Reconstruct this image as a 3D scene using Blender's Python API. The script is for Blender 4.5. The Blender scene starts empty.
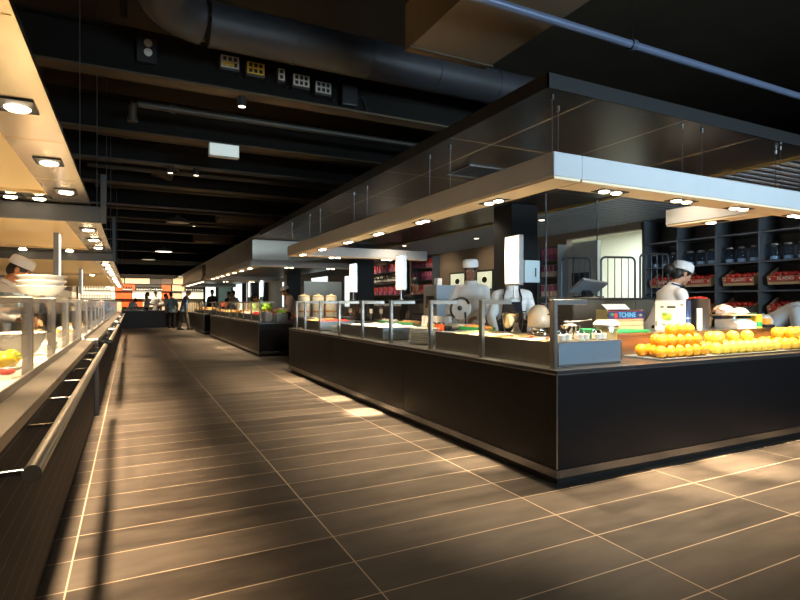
import bpy, bmesh, math, random
from mathutils import Vector, Matrix, noise
random.seed(7)
PI = math.pi
S = bpy.context.scene
COL = S.collection

# ------------------------------------------------------------------ materials
MATS = {}
def mat(name, col, rough=.5, metal=0., spec=.5, var=0., scale=8., stretch=(1, 1, 1), bump=0., coat=0., trans=0., ior=1.45):
    if name in MATS: return MATS[name]
    m = bpy.data.materials.new(name); m.use_nodes = True
    nt = m.node_tree; b = nt.nodes['Principled BSDF']
    b.inputs['Base Color'].default_value = (*col, 1)
    b.inputs['Roughness'].default_value = rough
    b.inputs['Metallic'].default_value = metal
    b.inputs['Specular IOR Level'].default_value = spec
    b.inputs['Coat Weight'].default_value = coat
    b.inputs['Transmission Weight'].default_value = trans
    b.inputs['IOR'].default_value = ior
    if var or bump:
        tc = nt.nodes.new('ShaderNodeTexCoord'); mp = nt.nodes.new('ShaderNodeMapping')
        mp.inputs['Scale'].default_value = stretch
        nz = nt.nodes.new('ShaderNodeTexNoise'); nz.inputs['Scale'].default_value = scale; nz.inputs['Detail'].default_value = 5
        nt.links.new(tc.outputs['Object'], mp.inputs['Vector']); nt.links.new(mp.outputs['Vector'], nz.inputs['Vector'])
        if var:
            mx = nt.nodes.new('ShaderNodeMix'); mx.data_type = 'RGBA'
            mx.inputs[6].default_value = (*[c * (1 - var) for c in col], 1)
            mx.inputs[7].default_value = (*[min(1, c * (1 + var)) for c in col], 1)
            nt.links.new(nz.outputs['Fac'], mx.inputs[0]); nt.links.new(mx.outputs[2], b.inputs['Base Color'])
        if bump:
            bp = nt.nodes.new('ShaderNodeBump'); bp.inputs['Strength'].default_value = bump; bp.inputs['Distance'].default_value = .01
            nt.links.new(nz.outputs['Fac'], bp.inputs['Height']); nt.links.new(bp.outputs['Normal'], b.inputs['Normal'])
    MATS[name] = m
    return m

def emat(name, col, strength):
    if name in MATS: return MATS[name]
    m = bpy.data.materials.new(name); m.use_nodes = True
    b = m.node_tree.nodes['Principled BSDF']
    b.inputs['Base Color'].default_value = (*[min(1, c) for c in col], 1)
    b.inputs['Emission Color'].default_value = (*col, 1)
    b.inputs['Emission Strength'].default_value = strength
    MATS[name] = m
    return m

def glassmat(name, tint=(.95, 1, .97), refl=.06):
    m = bpy.data.materials.new(name); m.use_nodes = True
    nt = m.node_tree; nt.nodes.clear()
    out = nt.nodes.new('ShaderNodeOutputMaterial'); mix = nt.nodes.new('ShaderNodeMixShader')
    tr = nt.nodes.new('ShaderNodeBsdfTransparent'); tr.inputs[0].default_value = (*tint, 1)
    gl = nt.nodes.new('ShaderNodeBsdfGlossy'); gl.inputs['Roughness'].default_value = .02
    fr = nt.nodes.new('ShaderNodeLayerWeight'); fr.inputs['Blend'].default_value = .5
    pw = nt.nodes.new('ShaderNodeMath'); pw.operation = 'POWER'; pw.inputs[1].default_value = 4
    ad = nt.nodes.new('ShaderNodeMath'); ad.operation = 'MULTIPLY_ADD'; ad.inputs[1].default_value = .55; ad.inputs[2].default_value = .03
    nt.links.new(fr.outputs['Facing'], pw.inputs[0]); nt.links.new(pw.outputs[0], ad.inputs[0])
    nt.links.new(ad.outputs[0], mix.inputs[0]); nt.links.new(tr.outputs[0], mix.inputs[1]); nt.links.new(gl.outputs[0], mix.inputs[2])
    nt.links.new(mix.outputs[0], out.inputs[0])
    MATS[name] = m
    return m

STEEL = mat('brushed_steel', (.33, .32, .305), .3, 1., var=.12, scale=30, stretch=(1, 1, 12))
KICK = mat('kick_plate_steel', (.20, .20, .205), .32, 1., var=.2, scale=4)
STEELD = mat('dark_steel', (.22, .21, .2), .35, 1., var=.1, scale=20)
CHROME = mat('polished_steel', (.7, .69, .67), .12, 1., var=.03, scale=4)
SOFFIT = mat('soffit_steel', (.80, .66, .50), .2, 1., var=.12, scale=6)
SOFFITP = mat('warm_painted_soffit', (.78, .62, .42), .45, 0, .4, var=.05, scale=4)
FASCIA = mat('fascia_aluminium', (.44, .45, .46), .5, .0, var=.06, scale=5)
FASCIAD = mat('grey_painted_metal', (.04, .04, .04), .5, .2, var=.05)
BLACKP = mat('black_laminate', (.008, .0075, .0085), .36, 0, .22, var=.35, scale=6, stretch=(1, 1, 30), bump=.04)
BLACKG = mat('black_plinth', (.006, .006, .006), .5)
WORKT = mat('dark_stone_top', (.035, .034, .035), .28, 0, .5, var=.2, scale=60)
CEIL = mat('ceiling_paint', (.024, .017, .010), .8, 0, .2, var=.4, scale=2)
BEAMLIT = mat('beam_paint', (.060, .044, .027), .7, 0, .15, var=.35, scale=3)  # lit look of the lower flanges put into their colour
BEAMBLK = mat('dark_beam_paint', (.008, .007, .006), .75, 0, .1, var=.3, scale=3)  # shade put into the beam webs; plain black on hangers and cords
DUCT = mat('dusty_duct_metal', (.034, .033, .036), .5, .3, .4, var=.3, scale=5)
DUCTB = mat('brown_duct_board', (.05, .037, .024), .7, 0, .2, var=.25, scale=3)
PIPE = mat('blue_grey_pipe', (.06, .075, .11), .4, .3, var=.1)
PIPEB = mat('brown_grey_pipe', (.032, .028, .022), .5, .3, var=.2)
SLAB = mat('dark_ceiling_panel', (.022, .019, .015), .22, 0, .6, var=.15, scale=3)
SLAT = mat('slat_grey', (.30, .31, .31), .5, .2, var=.05)
CREAM = mat('cream_paint', (.80, .61, .34), .6, 0, .3, var=.03, scale=2)
WHITE = mat('white_ceramic', (.82, .80, .76), .15, 0, .5, var=.02)
PAPER = mat('white_card', (.8, .78, .74), .6, var=.02)
CLOTHW = mat('white_cotton', (.74, .73, .72), .85, 0, .2, var=.06, scale=14, bump=.25)
CLOTHB = mat('black_cotton', (.02, .02, .025), .9, 0, .2, var=.2, scale=14, bump=.2)
CLOTHN = mat('navy_cotton', (.025, .035, .08), .85, 0, .2, var=.2, scale=14, bump=.2)
CLOTHT = mat('grey_teal_cotton', (.12, .17, .19), .85, 0, .2, var=.2, scale=14, bump=.2)
CLOTHBL = mat('faded_blue_cotton', (.11, .15, .24), .85, 0, .2, var=.2, scale=14, bump=.2)
CLOTHTAN = mat('grey_tan_trousers', (.12, .11, .10), .85, 0, .2, var=.2, scale=14, bump=.2)
CLOTHPK = mat('pale_pink_cotton', (.7, .6, .58), .85, 0, .2, var=.1, scale=14, bump=.2)
SKIN = mat('skin_tan', (.42, .22, .13), .5, 0, .35, var=.08, scale=20)
SKIND = mat('skin_brown', (.26, .13, .08), .5, 0, .35, var=.08, scale=20)
HAIR = mat('dark_hair', (.012, .010, .009), .5, 0, .4, var=.3, scale=60, stretch=(1, 1, .2), bump=.3)
HAIRG = mat('grey_hair', (.18, .17, .16), .5, 0, .4, var=.3, scale=60, stretch=(1, 1, .2), bump=.3)
EYE = mat('eye_white', (.8, .78, .75), .2); IRIS = mat('eye_dark', (.02, .015, .01), .15)
LIP = mat('lip', (.33, .12, .09), .5)
SHOE = mat('black_shoe_leather', (.015, .015, .016), .4, var=.2)
ORANGE = mat('orange_peel', (.88, .36, .02), .42, 0, .45, var=.12, scale=90, bump=.15)
YELLOW = mat('yellow_peel', (.90, .58, .07), .42, 0, .45, var=.12, scale=70, bump=.12)
AMBER = mat('amber_peel', (.90, .47, .04), .42, 0, .45, var=.12, scale=70, bump=.12)
LIMEG = mat('lime_peel', (.28, .52, .05), .4, 0, .45, var=.15, scale=60)
PEPY = mat('yellow_pepper_skin', (.92, .66, .02), .18, 0, .6, var=.05, scale=6)
LEAF = mat('green_leaf', (.16, .42, .04), .55, 0, .3, var=.4, scale=12, bump=.3)
STALK = mat('green_stalk', (.18, .30, .06), .6, var=.2)
RED = mat('red_food', (.55, .035, .02), .4, 0, .45, var=.35, scale=30, bump=.2)
TOMATO = mat('tomato_skin', (.42, .03, .02), .3, 0, .5, var=.2, scale=10)
FOODY = mat('pale_yellow_food', (.85, .62, .26), .6, 0, .3, var=.3, scale=40, bump=.5)
FOODW = mat('white_food', (.85, .80, .70), .6, 0, .3, var=.15, scale=50, bump=.5)
FOODO = mat('orange_food', (.75, .32, .06), .6, 0, .3, var=.3, scale=40, bump=.5)
FOODB = mat('bread_crust', (.50, .28, .11), .7, 0, .3, var=.3, scale=16, bump=.3)
ICE = mat('crushed_ice', (.86, .86, .84), .25, 0, .6, var=.08, scale=60, bump=.8)
GREENP = mat('green_plastic', (.02, .30, .10), .35, var=.08)
WOOD = mat('pale_crate_wood', (.52, .36, .19), .65, 0, .3, var=.25, scale=8, stretch=(1, 8, 8))
WOODB = mat('yellow_crate_card', (.58, .44, .22), .7, var=.12, scale=8)
CARTON = mat('cream_carton', (.80, .74, .58), .65, var=.05, scale=5)
BLUEP = mat('dark_blue_print', (.02, .03, .13), .5, var=.1)
CYANP = mat('cyan_print', (.12, .42, .66), .5, var=.02)
REDP = mat('red_print', (.5, .04, .03), .5, var=.02)
TIN = mat('navy_tin', (.03, .06, .16), .35, .3, var=.15)
BIN = mat('dark_grey_bin', (.06, .055, .052), .4, .3, var=.1)
STEELB = mat('blue_grey_steel', (.30, .36, .42), .35, .6, var=.06)
WALLG = mat('grey_wall_panel', (.40, .42, .42), .5, .1, .4, var=.08, scale=2)
WALLB = mat('taupe_wall', (.20, .155, .11), .6, 0, .3, var=.08, scale=2)
WALLD = mat('dark_wall', (.02, .018, .016), .6, var=.2, scale=2)
WALLW = mat('white_wall', (.85, .86, .78), .7, var=.02, scale=2)
SHELF = mat('charcoal_shelf', (.11, .12, .13), .45, .2, .4, var=.12, scale=4)
ORANGEW = mat('orange_wall_panel', (.85, .12, .015), .5, var=.05, scale=2)
PURPLE = mat('purple_label', (.26, .06, .16), .45, var=.3, scale=20)
PINK = mat('pink_label', (.55, .16, .22), .45, var=.25, scale=20)
BOTG = mat('dark_bottle', (.02, .025, .02), .15, 0, .6, var=.1)
PILLAR = mat('black_pillar', (.008, .008, .009), .4, 0, .4, var=.2, scale=3)
GREYTUBE = mat('grey_tube', (.05, .055, .06), .4, .4, var=.1)
PLASTB = mat('black_plastic', (.015, .015, .016), .35, var=.1)
PLASTW = mat('white_plastic', (.72, .72, .70), .4, var=.03)
PLASTY = mat('yellow_plastic', (.75, .50, .03), .5, var=.05)
DOMEM = mat('pale_dome_enamel', (.80, .62, .42), .3, 0, .5, var=.12, scale=3)
GLASS = glassmat('clear_glass', (.985, .99, .988))
GLASSG = glassmat('green_edge_glass', (.955, .985, .97))
LAMP = emat('lamp_warm', (1, .80, .52), 22)
LAMPL = emat('lamp_warm_left', (1, .82, .55), 40)
LAMPDIM = emat('lamp_small', (1, .85, .65), 4)
SIGN = emat('lit_sign_face', (1, .95, .84), 1.6)
SIGNIN = emat('lit_exit_panel', (.75, .85, .82), .35)
WINLIT = emat('daylit_window_pane', (.85, .97, .92), 1.3)
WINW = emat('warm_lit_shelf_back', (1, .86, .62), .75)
SCREEN = emat('scale_display', (.45, .75, .6), .4)

def plank_material():
    m = bpy.data.materials.new('black_grooved_boards'); m.use_nodes = True
    nt = m.node_tree; b = nt.nodes['Principled BSDF']; b.inputs['Roughness'].default_value = .55
    b.inputs['Specular IOR Level'].default_value = .12
    tc = nt.nodes.new('ShaderNodeTexCoord'); sx = nt.nodes.new('ShaderNodeSeparateXYZ')
    nt.links.new(tc.outputs['Object'], sx.inputs[0])
    a = nt.nodes.new('ShaderNodeMath'); a.operation = 'MULTIPLY'; a.inputs[1].default_value = 1 / .083
    nt.links.new(sx.outputs['Z'], a.inputs[0])
    f = nt.nodes.new('ShaderNodeMath'); f.operation = 'FRACT'; nt.links.new(a.outputs[0], f.inputs[0])
    g = nt.nodes.new('ShaderNodeMath'); g.operation = 'LESS_THAN'; g.inputs[1].default_value = .035
    nt.links.new(f.outputs[0], g.inputs[0])
    nz = nt.nodes.new('ShaderNodeTexNoise'); nz.inputs['Scale'].default_value = 20
    mp = nt.nodes.new('ShaderNodeMapping'); mp.inputs['Scale'].default_value = (1, .15, 3)
    nt.links.new(tc.outputs['Object'], mp.inputs[0]); nt.links.new(mp.outputs[0], nz.inputs['Vector'])
    r = nt.nodes.new('ShaderNodeMix'); r.data_type = 'RGBA'
    r.inputs[6].default_value = (.004, .0045, .008, 1); r.inputs[7].default_value = (.008, .0085, .014, 1)
    nt.links.new(nz.outputs['Fac'], r.inputs[0])
    mx = nt.nodes.new('ShaderNodeMix'); mx.data_type = 'RGBA'; mx.inputs[7].default_value = (.13, .125, .14, 1)
    nt.links.new(g.outputs[0], mx.inputs[0]); nt.links.new(r.outputs[2], mx.inputs[6])
    nt.links.new(mx.outputs[2], b.inputs['Base Color'])
    return m
PLANK = plank_material()

def floor_material():
    m = bpy.data.materials.new('brown_porcelain_tiles'); m.use_nodes = True
    nt = m.node_tree; L = nt.links.new; b = nt.nodes['Principled BSDF']
    N = lambda t: nt.nodes.new(t)
    def math_(op, a, v=None):
        n = N('ShaderNodeMath'); n.operation = op
        if hasattr(a, 'links'): L(a, n.inputs[0])
        else: n.inputs[0].default_value = a
        if v is not None:
            if hasattr(v, 'links'): L(v, n.inputs[1])
            else: n.inputs[1].default_value = v
        return n.outputs[0]
    uv = N('ShaderNodeUVMap'); uv.uv_map = 'UVMap'
    s = N('ShaderNodeSeparateXYZ'); L(uv.outputs[0], s.inputs[0])
    u, v = s.outputs[0], s.outputs[1]                     # u: column number, v: row number
    fu = math_('FRACT', u); fv = math_('FRACT', v)
    du = math_('MULTIPLY', math_('MINIMUM', fu, math_('SUBTRACT', 1., fu)), 1.2)
    dv = math_('MULTIPLY', math_('MINIMUM', fv, math_('SUBTRACT', 1., fv)), .297)
    d = math_('MINIMUM', du, dv)
    g = N('ShaderNodeMapRange'); g.inputs['From Min'].default_value = .0022; g.inputs['From Max'].default_value = .0040
    g.inputs['To Min'].default_value = 1; g.inputs['To Max'].default_value = 0
    L(d, g.inputs['Value'])
    cell = N('ShaderNodeCombineXYZ'); L(math_('FLOOR', u), cell.inputs[0]); L(math_('FLOOR', v), cell.inputs[1])
    wn = N('ShaderNodeTexWhiteNoise'); wn.noise_dimensions = '3D'; L(cell.outputs[0], wn.inputs['Vector'])
    tc = N('ShaderNodeTexCoord')
    mp = N('ShaderNodeMapping'); mp.inputs['Scale'].default_value = (1.0, 3.6, 1)
    L(tc.outputs['Object'], mp.inputs[0])
    nz = N('ShaderNodeTexNoise'); nz.inputs['Scale'].default_value = 2.2; nz.inputs['Detail'].default_value = 8; nz.inputs['Roughness'].default_value = .62
    L(mp.outputs[0], nz.inputs['Vector'])
    f = math_('ADD', math_('MULTIPLY', nz.outputs['Fac'], .75), math_('MULTIPLY', wn.outputs['Value'], .28))
    cr = N('ShaderNodeValToRGB')
    cr.color_ramp.elements[0].position = .30; cr.color_ramp.elements[0].color = (.043, .034, .027, 1)
    cr.color_ramp.elements[1].position = .74; cr.color_ramp.elements[1].color = (.128, .103, .081, 1)
    L(f, cr.inputs[0])
    mx = N('ShaderNodeMix'); mx.data_type = 'RGBA'; mx.inputs[7].default_value = (.60, .48, .34, 1)
    L(g.outputs[0], mx.inputs[0]); L(cr.outputs[0], mx.inputs[6]); L(mx.outputs[2], b.inputs['Base Color'])
    ro = N('ShaderNodeMapRange'); ro.inputs['To Min'].default_value = .34; ro.inputs['To Max'].default_value = .5
    L(nz.outputs['Fac'], ro.inputs['Value']); L(ro.outputs[0], b.inputs['Roughness'])
    b.inputs['Specular IOR Level'].default_value = .4
    return m
FLOOR = floor_material()

def slab_material():
    """dark gloss panels 1.2 x 0.6 with fine pale joints"""
    m = bpy.data.materials.new('dark_ceiling_tiles'); m.use_nodes = True
    nt = m.node_tree; L = nt.links.new; b = nt.nodes['Principled BSDF']
    tc = nt.nodes.new('ShaderNodeTexCoord')
    br = nt.nodes.new('ShaderNodeTexBrick'); br.offset = 0; br.inputs['Scale'].default_value = 1
    br.inputs['Brick Width'].default_value = .92; br.inputs['Row Height'].default_value = 1.25
    br.inputs['Mortar Size'].default_value = .009; br.inputs['Mortar Smooth'].default_value = 0
    br.inputs['Color1'].default_value = (.022, .019, .015, 1); br.inputs['Color2'].default_value = (.016, .014, .011, 1)
    br.inputs['Mortar'].default_value = (.26, .22, .15, 1)
    L(tc.outputs['Object'], br.inputs['Vector']); L(br.outputs['Color'], b.inputs['Base Color'])
    b.inputs['Roughness'].default_value = .3; b.inputs['Specular IOR Level'].default_value = .28
    return m
SLABT = slab_material()

# ------------------------------------------------------------------ mesh helpers
class MB:
    def __init__(s): s.bm = bmesh.new()
    def _face(s, vs):
        try: s.bm.faces.new(vs)
        except ValueError: pass
    def box(s, x0, x1, y0, y1, z0, z1, bevel=0., seg=1, M=None):
        vs = [s.bm.verts.new(((x0, x1)[i & 1], (y0, y1)[i >> 1 & 1], (z0, z1)[i >> 2 & 1])) for i in range(8)]
        fs = [s.bm.faces.new([vs[i] for i in q]) for q in ((0, 2, 3, 1), (4, 5, 7, 6), (0, 1, 5, 4), (2, 6, 7, 3), (0, 4, 6, 2), (1, 3, 7, 5))]
        if bevel:
            es = list({e for f in fs for e in f.edges})
            r = bmesh.ops.bevel(s.bm, geom=es + vs, offset=bevel, segments=seg, affect='EDGES', profile=.5)
            vs = list({v for f in r['faces'] for v in f.verts} | {v for v in vs if v.is_valid})
        if M:
            for v in vs: v.co = M @ v.co
        return s
    def ring(s, pts): return [s.bm.verts.new(p) for p in pts]
    def loft(s, rings, cap=True):
        rs = [s.ring(r) for r in rings]; n = len(rs[0])
        for a, b in zip(rs, rs[1:]):
            for i in range(n): s._face([a[i], a[(i + 1) % n], b[(i + 1) % n], b[i]])
        if cap:
            s._face(list(reversed(rs[0]))); s._face(rs[-1])
        return s
    @staticmethod
    def frame(d):
        d = d.normalized(); up = Vector((0, 0, 1)) if abs(d.z) < .9 else Vector((0, 1, 0))
        a = d.cross(up).normalized(); return a, a.cross(d).normalized()
    def cyl(s, p, q, r, r2=None, n=16, cap=True):
        p, q = Vector(p), Vector(q); r2 = r if r2 is None else r2; a, b = s.frame(q - p)
        c = [(math.cos(2 * PI * i / n), math.sin(2 * PI * i / n)) for i in range(n)]
        return s.loft([[p + (a * x + b * y) * r for x, y in c], [q + (a * x + b * y) * r2 for x, y in c]], cap)
    def tube(s, pts, r, n=8, closed=False):
        pts = [Vector(p) for p in pts]; rings = []; m = len(pts)
        c = [(math.cos(2 * PI * i / n), math.sin(2 * PI * i / n)) for i in range(n)]
        pa = None
        for i in range(m):
            d = (pts[min(i + 1, m - 1)] - pts[max(i - 1, 0)]).normalized()
            if pa is None: a, b = s.frame(d)
            else:
                a = (pa - d * pa.dot(d)).normalized(); b = d.cross(a)
            pa = a
            rings.append([pts[i] + (a * x + b * y) * r for x, y in c])
        return s.loft(rings)
    def lathe(s, prof, n=24, c=(0, 0, 0), M=None):
        c = Vector(c); prev = None; 
        T = (lambda v: M @ v) if M else (lambda v: v)
        for r, z in prof:
            if r < 1e-6: cur = [s.bm.verts.new(T(c + Vector((0, 0, z))))]
            else: cur = [s.bm.verts.new(T(c + Vector((r * math.cos(2 * PI * i / n), r * math.sin(2 * PI * i / n), z)))) for i in range(n)]
            if prev:
                for i in range(n):
                    j = (i + 1) % n
                    if len(prev) == 1 and len(cur) == 1: continue
                    if len(prev) == 1: s._face([prev[0], cur[j], cur[i]])
                    elif len(cur) == 1: s._face([prev[i], prev[j], cur[0]])
                    else: s._face([prev[i], prev[j], cur[j], cur[i]])
            prev = cur
        return s
    def sphere(s, c, r, n=16, m=10, R=None):
        if not hasattr(r, '__len__'): r = (r, r, r)
        c = Vector(c); R = R or Matrix.Identity(3)
        prev = None
        for k in range(m + 1):
            t = PI * k / m - PI / 2
            if k in (0, m): cur = [s.bm.verts.new(c + R @ Vector((0, 0, r[2] * math.sin(t))))]
            else: cur = [s.bm.verts.new(c + R @ Vector((r[0] * math.cos(t) * math.cos(2 * PI * i / n), r[1] * math.cos(t) * math.sin(2 * PI * i / n), r[2] * math.sin(t)))) for i in range(n)]
            if prev:
                for i in range(n):
                    j = (i + 1) % n
                    if len(prev) == 1: s._face([prev[0], cur[j], cur[i]])
                    elif len(cur) == 1: s._face([prev[i], prev[j], cur[0]])
                    else: s._face([prev[i], prev[j], cur[j], cur[i]])
            prev = cur
        return s
    def capsule(s, p, q, r1, r2=None, n=12):
        p, q = Vector(p), Vector(q); r2 = r1 if r2 is None else r2; d = (q - p).normalized(); a, b = s.frame(d)
        c = [(math.cos(2 * PI * i / n), math.sin(2 * PI * i / n)) for i in range(n)]
        rings = []
        for k in (0.12, .5, .85): rings.append((p - d * r1 * math.cos(k * PI / 2), r1 * math.sin(k * PI / 2)))
        rings += [(p, r1), (q, r2)]
        for k in (.85, .5, .12): rings.append((q + d * r2 * math.cos(k * PI / 2), r2 * math.sin(k * PI / 2)))
        return s.loft([[o + (a * x + b * y) * r for x, y in c] for o, r in rings])
    def prism(s, pts, axis, a0, a1):
        """outline pts (two coords) extruded along axis 'x','y' or 'z' from a0 to a1"""
        def P(u, v, w): return {'x': (w, u, v), 'y': (u, w, v), 'z': (u, v, w)}[axis]
        return s.loft([[P(u, v, a0) for u, v in pts], [P(u, v, a1) for u, v in pts]])
    def grid(s, x0, x1, y0, y1, fn, nx, ny, z0):
        """a mound: top surface z=fn(x,y), closed down to z0"""
        top = [[s.bm.verts.new((x0 + (x1 - x0) * i / nx, y0 + (y1 - y0) * j / ny, fn(x0 + (x1 - x0) * i / nx, y0 + (y1 - y0) * j / ny))) for i in range(nx + 1)] for j in range(ny + 1)]
        for j in range(ny):
            for i in range(nx): s._face([top[j][i], top[j][i + 1], top[j + 1][i + 1], top[j + 1][i]])
        rim = top[0][:] + [top[j][nx] for j in range(1, ny + 1)] + [top[ny][i] for i in range(nx - 1, -1, -1)] + [top[j][0] for j in range(ny - 1, 0, -1)]
        bot = [s.bm.verts.new((v.co.x, v.co.y, z0)) for v in rim]; n = len(rim)
        for i in range(n): s._face([rim[i], bot[i], bot[(i + 1) % n], rim[(i + 1) % n]])
        s._face(list(reversed(bot)))
        return s
    def mesh(s, name, m, smooth=False):
        me = bpy.data.meshes.new(name)
        bmesh.ops.recalc_face_normals(s.bm, faces=s.bm.faces)
        s.bm.to_mesh(me); s.bm.free()
        me.materials.append(m)
        if smooth:
            me.polygons.foreach_set('use_smooth', [True] * len(me.polygons))
            me.set_sharp_from_angle(angle=math.radians(38))
        return me
    def build(s, name, m, parent=None, smooth=False, loc=None):
        o = bpy.data.objects.new(name, s.mesh(name, m, smooth)); COL.objects.link(o)
        if parent: o.parent = parent
        if loc: o.location = loc
        return o

def tag(o, label=None, cat=None, group=None, kind=None):
    if label: o['label'] = label
    if cat: o['category'] = cat
    if group: o['group'] = group
    if kind: o['kind'] = kind
    return o
def thing(name, label, cat, loc=(0, 0, 0), rz=0., group=None):
    o = bpy.data.objects.new(name, None); COL.objects.link(o); o.empty_display_size = .1
    o.location = loc; o.rotation_euler = (0, 0, rz)
    return tag(o, label, cat, group)
def struct(name, mb, m, smooth=False, label=None):
    o = mb.build(name, m, None, smooth); o['kind'] = 'structure'
    if label: o['label'] = label
    return o
CHILD = {}
def dup(root, loc, rz=None, label=None, group=None, rot=None, scale=None):
    def cp(o, par):
        c = o.copy(); COL.objects.link(c)
        if par: c.parent = par
        for ch in o.children: cp(ch, c)
        return c
    kids = list(root.children)
    r = root.copy(); COL.objects.link(r); r.location = loc
    for ch in kids: cp(ch, r)
    if rz is not None: r.rotation_euler = (0, 0, rz)
    if rot is not None: r.rotation_euler = rot
    if scale: r.scale = scale if hasattr(scale, '__len__') else (scale,) * 3
    if label: r['label'] = label
    if group: r['group'] = group
    return r
class Proto:
    """first call places the original, later calls place copies"""
    def __init__(s, root): s.root = root; s.used = False
    def at(s, loc, rz=0., label=None, group=None, rot=None, scale=None):
        if not s.used:
            s.used = True; r = s.root; r.location = loc; r.rotation_euler = rot or (0, 0, rz)
            if scale: r.scale = scale if hasattr(scale, '__len__') else (scale,) * 3
            if label: r['label'] = label
            if group: r['group'] = group
            return r
        return dup(s.root, loc, rz, label, group, rot, scale)

def text_mesh(name, txt, size, m, parent, loc, rot, depth=.002, bold=0.):
    cu = bpy.data.curves.new(name, 'FONT'); cu.body = txt; cu.size = size; cu.extrude = depth; cu.offset = bold
    cu.align_x = 'CENTER'; cu.align_y = 'CENTER'
    o = bpy.data.objects.new(name, cu); COL.objects.link(o)
    bpy.context.view_layer.update()
    me = bpy.data.meshes.new_from_object(o.evaluated_get(bpy.context.evaluated_depsgraph_get()))
    bpy.data.objects.remove(o); bpy.data.curves.remove(cu)
    me.name = name; me.materials.clear(); me.materials.append(m)
    t = bpy.data.objects.new(name, me); COL.objects.link(t)
    t.parent = parent; t.location = loc; t.rotation_euler = rot
    return t

def spot(name, loc, to, w, col=(1, .74, .44), ang=80, blend=.7, rad=.04):
    l = bpy.data.lights.new(name, 'SPOT'); l.energy = w; l.color = col; l.spot_size = math.radians(ang); l.spot_blend = blend; l.shadow_soft_size = rad
    o = bpy.data.objects.new(name, l); COL.objects.link(o); o.location = loc
    o.rotation_euler = (Vector(to) - Vector(loc)).to_track_quat('-Z', 'Y').to_euler()
    return o
def area(name, loc, to, w, sx, sy, col):
    l = bpy.data.lights.new(name, 'AREA'); l.energy = w; l.color = col; l.shape = 'RECTANGLE'; l.size = sx; l.size_y = sy
    o = bpy.data.objects.new(name, l); COL.objects.link(o); o.location = loc
    o.rotation_euler = (Vector(to) - Vector(loc)).to_track_quat('-Z', 'Y').to_euler()
    return o

# ------------------------------------------------------------------ camera, world
cam = bpy.data.cameras.new('camera'); cam.sensor_width = 36; cam.lens = 537 / 800 * 36; cam.shift_y = 2.5 / 800
cam.clip_start = .05
co = bpy.data.objects.new('camera', cam); COL.objects.link(co)
co.location = (0, 0, 1.2); co.rotation_euler = (PI / 2, 0, -math.atan(270 / 537)); S.camera = co
w = bpy.data.worlds.new('world'); S.world = w; w.use_nodes = True
w.node_tree.nodes['Background'].inputs[0].default_value = (.55, .62, .75, 1)
w.node_tree.nodes['Background'].inputs[1].default_value = .012
S.view_settings.view_transform = 'Standard'; S.view_settings.look = 'None'; S.view_settings.gamma = 1
S.view_settings.use_curve_mapping = False; S.view_settings.exposure = 0

# ------------------------------------------------------------------ setting
XL, XR, YN, YF, ZC = -2.6, 7.8, -3.0, 34.0, 4.3
def make_floor():
    lines = [-7.6, -6.37, -5.14, -3.91, -2.68, -1.45, -.2388, .930, 2.150, 3.354, 4.57, 5.79, 7.0, 8.2, 9.4, 10.6, 11.8]
    bm = bmesh.new(); uvl = bm.loops.layers.uv.new('UVMap')
    y0, y1 = YN, YF + .2
    for k, (a, b) in enumerate(zip(lines, lines[1:])):
        vs = [bm.verts.new(p) for p in ((a, y0, 0), (b, y0, 0), (b, y1, 0), (a, y1, 0))]
        f = bm.faces.new(vs)
        for lp, (u, y) in zip(f.loops, ((k + .0001, y0), (k + .9999, y0), (k + .9999, y1), (k + .0001, y1))):
            lp[uvl].uv = (u, (y - 2.316) / .2973 + 40)
    bmesh.ops.remove_doubles(bm, verts=bm.verts, dist=1e-5)
    me = bpy.data.meshes.new('floor'); bm.to_mesh(me); bm.free(); me.materials.append(FLOOR)
    o = bpy.data.objects.new('floor', me); COL.objects.link(o); o['kind'] = 'structure'
make_floor()
struct('ceiling', MB().box(XL - 1, 11.8, YN, YF + .2, ZC, ZC + .1), CEIL)
struct('wall_back', MB().box(XL, 11.8, YF, YF + .2, 0, ZC), WALLD)
struct('wall_left', MB().box(XL - .2, XL, YN, YF, 1.75, ZC), WALLB)
struct('wall_left', MB().box(XL - .2, XL, YN, YF, 0, 1.75), mat('cream_wall_tile', (.80, .72, .58), .35, var=.04, scale=3))
# right wall: taupe length, an opening into the white room, dark length behind the shelving
struct('wall_right', MB().box(XR, XR + .15, 8.1, YF, 0, 3.2).box(XR, XR + .15, 6.37, 8.1, 2.46, 3.2).box(XR + .45, XR + .6, YN, 6.32, 0, 3.2).box(XR + .05, XR + .6, 6.32, 6.37, 0, 3.2).box(XR + .3, XR + .6, 6.37, 6.42, 0, 3.2), WALLB)
struct('wall_alcove', MB().box(11.5, 11.65, 5.4, 12.2, 0, 3.2).box(8.6, 11.5, 12.05, 12.2, 0, 3.2).box(8.4, 11.5, 5.4, 5.55, 0, 3.2).box(7.96, 11.65, 5.4, 12.2, 3.0, 3.1), WALLW)
struct('wall_partition', MB().box(XR + .2, XR + .3, 7.5, 8.45, 0, 2.4), WALLG)

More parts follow.
